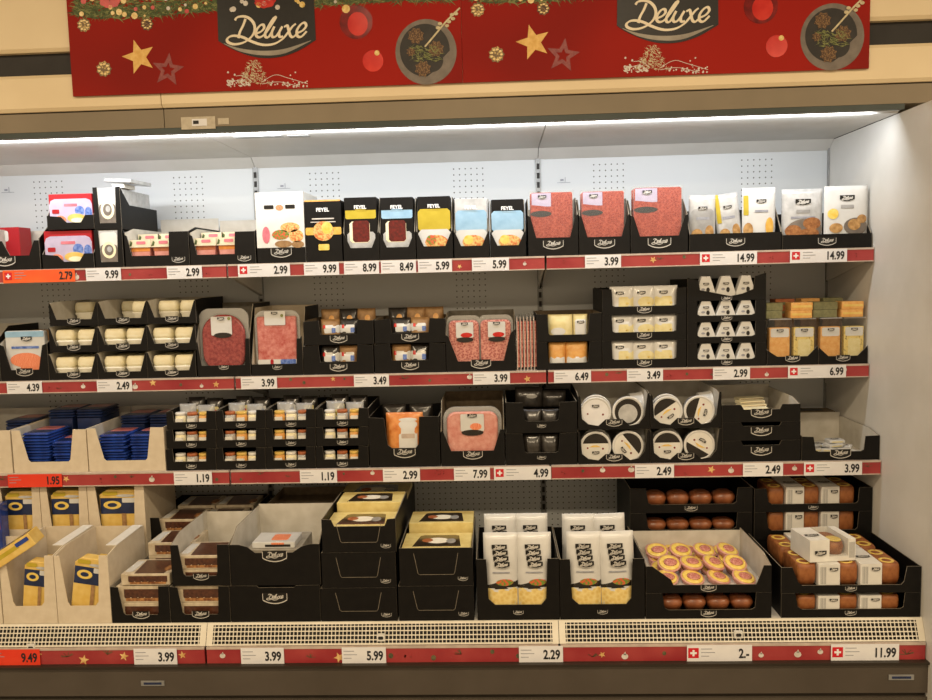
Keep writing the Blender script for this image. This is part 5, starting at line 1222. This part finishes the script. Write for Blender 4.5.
# pies and tartlets
def pie(label, x, y, z, w=.08, h=.045):
    t = thing('pie', label, 'pie', (x, y, z), 0, 'brown pies in trays')
    mb = MB(); rs = []
    for zz_, s in ((0, .82), (h*.45, .98), (h*.6, 1), (h*.85, .86), (h, .5)): rs.append([(a*s, b*s, zz_) for a, b in rrect(w, .08, .03, 5)])
    mb.rings(rs); mb.build('crust', 'pie_brown', t)
    mb = MB(); rs = []
    for zz_, s in ((h*.9, .7), (h*1.02, .5), (h*1.06, .2)): rs.append([(a*s, b*s, zz_) for a, b in rrect(w, .08, .03, 5)])
    mb.rings(rs); mb.build('dark_top', 'pie_dark', t)
    return t
pie0 = None
def pierow(x0, x1, y, z, n, where, hmax):
    global pie0
    w = x1-x0
    for k in range(n):
        lab = 'brown pie, %s from the left in the %s' % (['first', 'second', 'third', 'fourth'][k], where); loc = (x0+w*(.22+.19*k), y+.055, z)
        if pie0 is None: pie0 = pie(lab, *loc); o = pie0
        else: o = dup(pie0, loc, label=lab)
        o.scale = (w*.188/.08, 1, hmax/.05)
PW = [(0, 1), (.13, 1), (.15, .42), (.18, .34), (.84, .34), (.87, .42), (.88, 1), (1, 1)]
PO = [(0, 1), (.05, 1), (.2, .5), (.22, .3), (.88, .3), (.9, .5), (.94, 1), (1, 1)]
t, x0, x1, zn = trayat(S4, 'lower front black tray of brown pies', 646, 771.5, 593, depth=.36, prof=PW, mi='black_card', side_f=1, logo=.22, logo_w=.12)
pierow(x0, x1, S4.y, S4.z+.02, 4, 'lower front pie tray', .05)
t, x0, x1, zn2 = trayat(S4, 'open black tray of pink and yellow tartlets', 646, 771.5, 566, zn, depth=.36, prof=PO, mi='white_inner', side_f=1, side_h=1.2, back_h=1.1, logo=.2, logo_w=.12)
def tart(label, x, y, z, rx, ry):
    t = thing('tartlet', label, 'tartlet', (x, y, z), 0, 'pink and yellow tartlets', rx, ry)
    mb = MB(); rs = [[(a*s, b*s, zz_) for a, b in ell(.042, .042, 22)] for zz_, s in ((0, .8), (.017, 1), (.021, 1.0), (.022, .92))]; mb.rings(rs); mb.build('crust', 'pastry_pink', t)
    mb = MB(); rs = [[(a*s, b*s, zz_) for a, b in ell(.042, .042, 22)] for zz_, s in ((.0222, .9), (.0245, .82), (.024, .6))]; mb.rings(rs); mb.build('yellow_ring', 'egg_yellow', t)
    mb = MB(); rs = [[(a*s+.004, b*s*.8, zz_) for a, b in ell(.042, .042, 18)] for zz_, s in ((.0242, .6), (.027, .5), (.0275, .2))]; mb.rings(rs); mb.build('filling', 'pastry_fill', t)
    return t
w = x1-x0; z0 = zn+T; t0 = None; TRS = []
boxpack('carton', 'white card box lying beneath the tartlets', 'carton', ((x0+x1)/2, S4.y+.2, z0), w*.9, .33, .012, 'white_card')
for row, (n, y, zz_) in enumerate(((4, .06, .014), (4, .15, .014), (4, .24, .014), (5, .33, .014))):
    for k in range(n): TRS.append((.19+(.62/(n-1))*k+.02*(row % 2)-(.02 if row == 1 else 0), y, zz_, 'bottom layer, row %d' % 0, row, k))
for k in range(4): TRS.append((.24+.18*k, .12, .046, 'upper layer', 4, k))
for k in range(4): TRS.append((.2+.2*k, .25, .047, 'upper layer', 5, k))
rn = ['front row', 'second row', 'third row', 'last row', 'front row of the upper layer', 'rear row of the upper layer']
for u, y, zz_, _, row, k in TRS:
    lab = 'pink and yellow tartlet, %s from left, %s' % (['first', 'second', 'third', 'fourth', 'fifth'][k], rn[row]); loc = (x0+w*u, S4.y+y, z0+zz_); tl = .35
    if t0 is None: t0 = tart(lab, *loc, tl, 0)
    else: dup(t0, loc, rx=tl+random.uniform(-.08, .12), ry=random.uniform(-.12, .12), label=lab, rz=random.uniform(0, 1))
# rear stack of pie trays
yb6 = .37; xb0, xb1 = xa(630, S4.y+yb6, .7), xa(752.5, S4.y+yb6, .7)
zA = za(539, xb0, S4.y+yb6); zB = za(513.5, xb0, S4.y+yb6); zC = za(489, xb0, S4.y+yb6)
boxpack('carton', 'closed black carton beneath the rear pie trays', 'carton', ((xb0+xb1)/2, S4.y+yb6+.17, S4.z), xb1-xb0, .33, zA-S4.z-.001, 'black_card')
for k, (a, b) in enumerate(((zA, zB-G), (zB, zC))):
    t = tray('%s rear black tray of brown pies' % ['lower', 'upper'][k], xb0, xb1, a, b-a, S4.y+yb6, .35, prof=PW, mi='black_card', side_f=1, logo=.2, logo_w=.1)
    pierow(xb0, xb1, S4.y+yb6, a+.02, 4, '%s rear pie tray' % ['lower', 'upper'][k], .06 if k else .05)
for q, u in enumerate((.36, .72)):
    MB().prism([(-.02, .0), (.02, .002), (.0, -.03)], -.002, -.001).build('paper_corner', 'white_card', t, loc=((u-.5)*(xb1-xb0), 0, -.002)) if 0 else None
# cakes
def cake(label, x, y, z, w, h=.07, d=.17, group='cakes in white sleeves'):
    t = thing('cake_pack', label, 'cake', (x, y, z), 0, group)
    a = w*.46
    mb = MB(); rs = []
    for zz_, s in ((0, .9), (h*.3, .99), (h*.7, 1), (h*.88, .97), (h*.96, .9)): rs.append([(p*s-w/2+a/2, q*s, zz_) for p, q in rrect(a, d*.92, .014, 5)])
    mb.rings(rs); mb.build('cake', 'cake_brown', t)
    for yy in (-d*.24, d*.24):
        mb = MB(); o_ = ell(a*.38, d*.15, 18); rs = [[(p*s-w/2+a/2, yy+q*s, zz_) for p, q in o_] for zz_, s in ((h*.961, 1), (h*.975, .92), (h*.965, .62), (h*.961, .6))]; mb.rings(rs, cap=False); mb.build('yellow_ring', 'egg_yellow', t)
    mb = MB(); mb.rings([[(p, q, zz_) for p, q in rrect(w*.52, d, .003, 2, w*.24, 0)] for zz_ in (0, h)], sm=False); mb.build('sleeve', 'white_card', t)
    badge(t, w*.34, -d/2-.003, h*.78, w*.2, 'solid')
    mb = MB()
    for k in range(7): mb.box(w*(.02+.022*k), w*(.02+.022*k)+w*(.006+.004*(k % 3)), -d/2-.0006, -d/2, h*.12, h*.88)
    mb.build('stripe_print', 'grey_print', t)
    badge(t, w*.24, -d*.1, h+.0025, w*.34, 'solid', rot=(-PI/2, 0, 0))
    return t
ck = None
def cakerow(x0, x1, y, z, where, h, n=3, rows=1, dy=.175):
    global ck
    w = x1-x0; pw = w*.3
    for b in range(rows):
        for k in range(n):
            lab = 'cake in a white sleeve, %s %s of the %s' % (['left', 'middle', 'right'][k], ['front', 'rear'][b], where); loc = (x0+w*.13+pw*(k+.5), y+.092+b*dy, z)
            if ck is None: ck = cake(lab, *loc, .13); o = ck
            else: o = dup(ck, loc, label=lab)
            o.scale = (pw/.13, 1, h/.07)
            if k == 2:
                for ch in o.children:
                    if ch.name.startswith(('sleeve', 'logo_badge', 'stripe')): bpy.data.objects.remove(ch)
PC = [(0, 1), (.1, 1), (.12, .45), (.15, .34), (.86, .34), (.88, .42), (.89, 1), (1, 1)]
t, x0, x1, zn = trayat(S4, 'lower front black tray of sleeved cakes at right end', 781, 921, 593, depth=.36, prof=PC, mi='black_card', side_f=1, logo=.2, logo_w=.08)
cakerow(x0, x1, S4.y, S4.z+.012, 'lower front cake tray', .062)
t, x0, x1, zn2 = trayat(S4, 'upper front black tray of sleeved cakes at right end', 781, 921, 567, zn, depth=.4, prof=[(0, 1), (.08, 1), (.12, .45), (.15, .3), (.86, .3), (.88, .42), (.9, 1), (1, 1)], mi='black_card', side_f=1, side_h=1.0, logo=.18, logo_w=.08)
cakerow(x0, x1, S4.y, zn+.02, 'upper front cake tray', (zn2-zn)*.86, rows=2)
# white cake box on top
t = thing('cake_box', 'small white cake box with cut-out window standing on the sleeved cakes', 'box', (S4.x(821, zn2, .11), S4.y+.10, zn+.02+(zn2-zn)*.86+.002), .12)
wb, hb, db = .165, .078, .14
MB().box(-wb/2, -.012, -db/2, db/2, 0, hb).build('box_end', 'white_card', t)
MB().box(.056, wb/2, -db/2, db/2, 0, hb).build('box_end', 'white_card', t)
MB().box(-.012, .056, -db/2, db/2, 0, .018).build('box_base', 'white_card', t)
MB().box(-.012, .056, db/2-.002, db/2, .018, hb).build('box_back', 'white_card', t)
mb = MB(); mb.rings([[(a*s+.022, b*s, z_) for a, b in rrect(.064, db*.9, .028, 6)] for z_, s in ((.0185, .9), (.045, 1), (.06, .92), (.066, .75))]); mb.build('cake', 'cake_brown', t)
mb = MB(); mb.rings([[(a*s+.022, b*s-.03, z_) for a, b in ell(.026, .03, 18)] for z_, s in ((.0662, 1), (.069, .9), (.067, .5))]); mb.build('yellow_ring', 'egg_yellow', t)
MB().box(-.012, .056, -db/2, db/2-.002, hb-.001, hb).box(-.012, .056, -db/2, -db/2+.001, .018, hb-.001).build('clear_window', 'clear_film', t)
badge(t, -.045, -db/2-.003, hb*.42, .042, 'solid'); badge(t, -.05, -.02, hb+.0025, .05, 'solid', rot=(-PI/2, 0, 0))
mb = MB()
for k in range(6): mb.box(.06+.0035*k, .0615+.0035*k, -db/2-.0006, -db/2, .01, hb-.012)
mb.build('stripe_print', 'grey_print', t)
# clear cup corner to the right
yb7 = .37; xb0, xb1 = xa(754.5, S4.y+yb7, .7), min(1.247, xa(879.5, S4.y+yb7, .7))
zA = za(540, xb0, S4.y+yb7); zB = za(512.5, xb0, S4.y+yb7); zC = za(489, xb0, S4.y+yb7)
boxpack('carton', 'closed black carton beneath the rear cake trays', 'carton', ((xb0+xb1)/2, S4.y+yb7+.17, S4.z), xb1-xb0, .33, zA-S4.z-.001, 'black_card')
for k, (a, b) in enumerate(((zA, zB-G), (zB, zC))):
    t = tray('%s rear black tray of sleeved cakes below the third shelf' % ['lower', 'upper'][k], xb0, xb1, a, b-a, S4.y+yb7, .35, prof=PC, mi='black_card', side_f=1, logo=.2, logo_w=.08)
    cakerow(xb0, xb1, S4.y+yb7, a+.012, '%s rear cake tray' % ['lower', 'upper'][k], (b-a)*.9)
# ------------------------------------------------------------------ light
def area(name, loc, rot, sx, sy, power, colr):
    l = bpy.data.lights.new(name, 'AREA'); l.shape = 'RECTANGLE'; l.size = sx; l.size_y = sy; l.energy = power; l.color = colr
    o = bpy.data.objects.new(name, l); COL.objects.link(o); o.location = loc; o.rotation_euler = rot; return o
area('canopy_lamp', (-.64, -.613, 2.119), (math.radians(52), 0, 0), 3.6, .02, 15, (.90, .95, 1))
for y in (-3.0, -5.2):
    for x in (-3, 0, 3):
        area('store_ceiling_lamp', (x, y, 3.28), (0, 0, 0), 1.8, .3, 58, (1, .80, .54))
w = bpy.data.worlds.new('world'); SC.world = w; w.use_nodes = True
w.node_tree.nodes['Background'].inputs[0].default_value = (1, .76, .48, 1); w.node_tree.nodes['Background'].inputs[1].default_value = .68
vs = SC.view_settings; vs.view_transform = 'Standard'; vs.look = 'None'; vs.gamma = 1; vs.exposure = 0; vs.use_curve_mapping = False
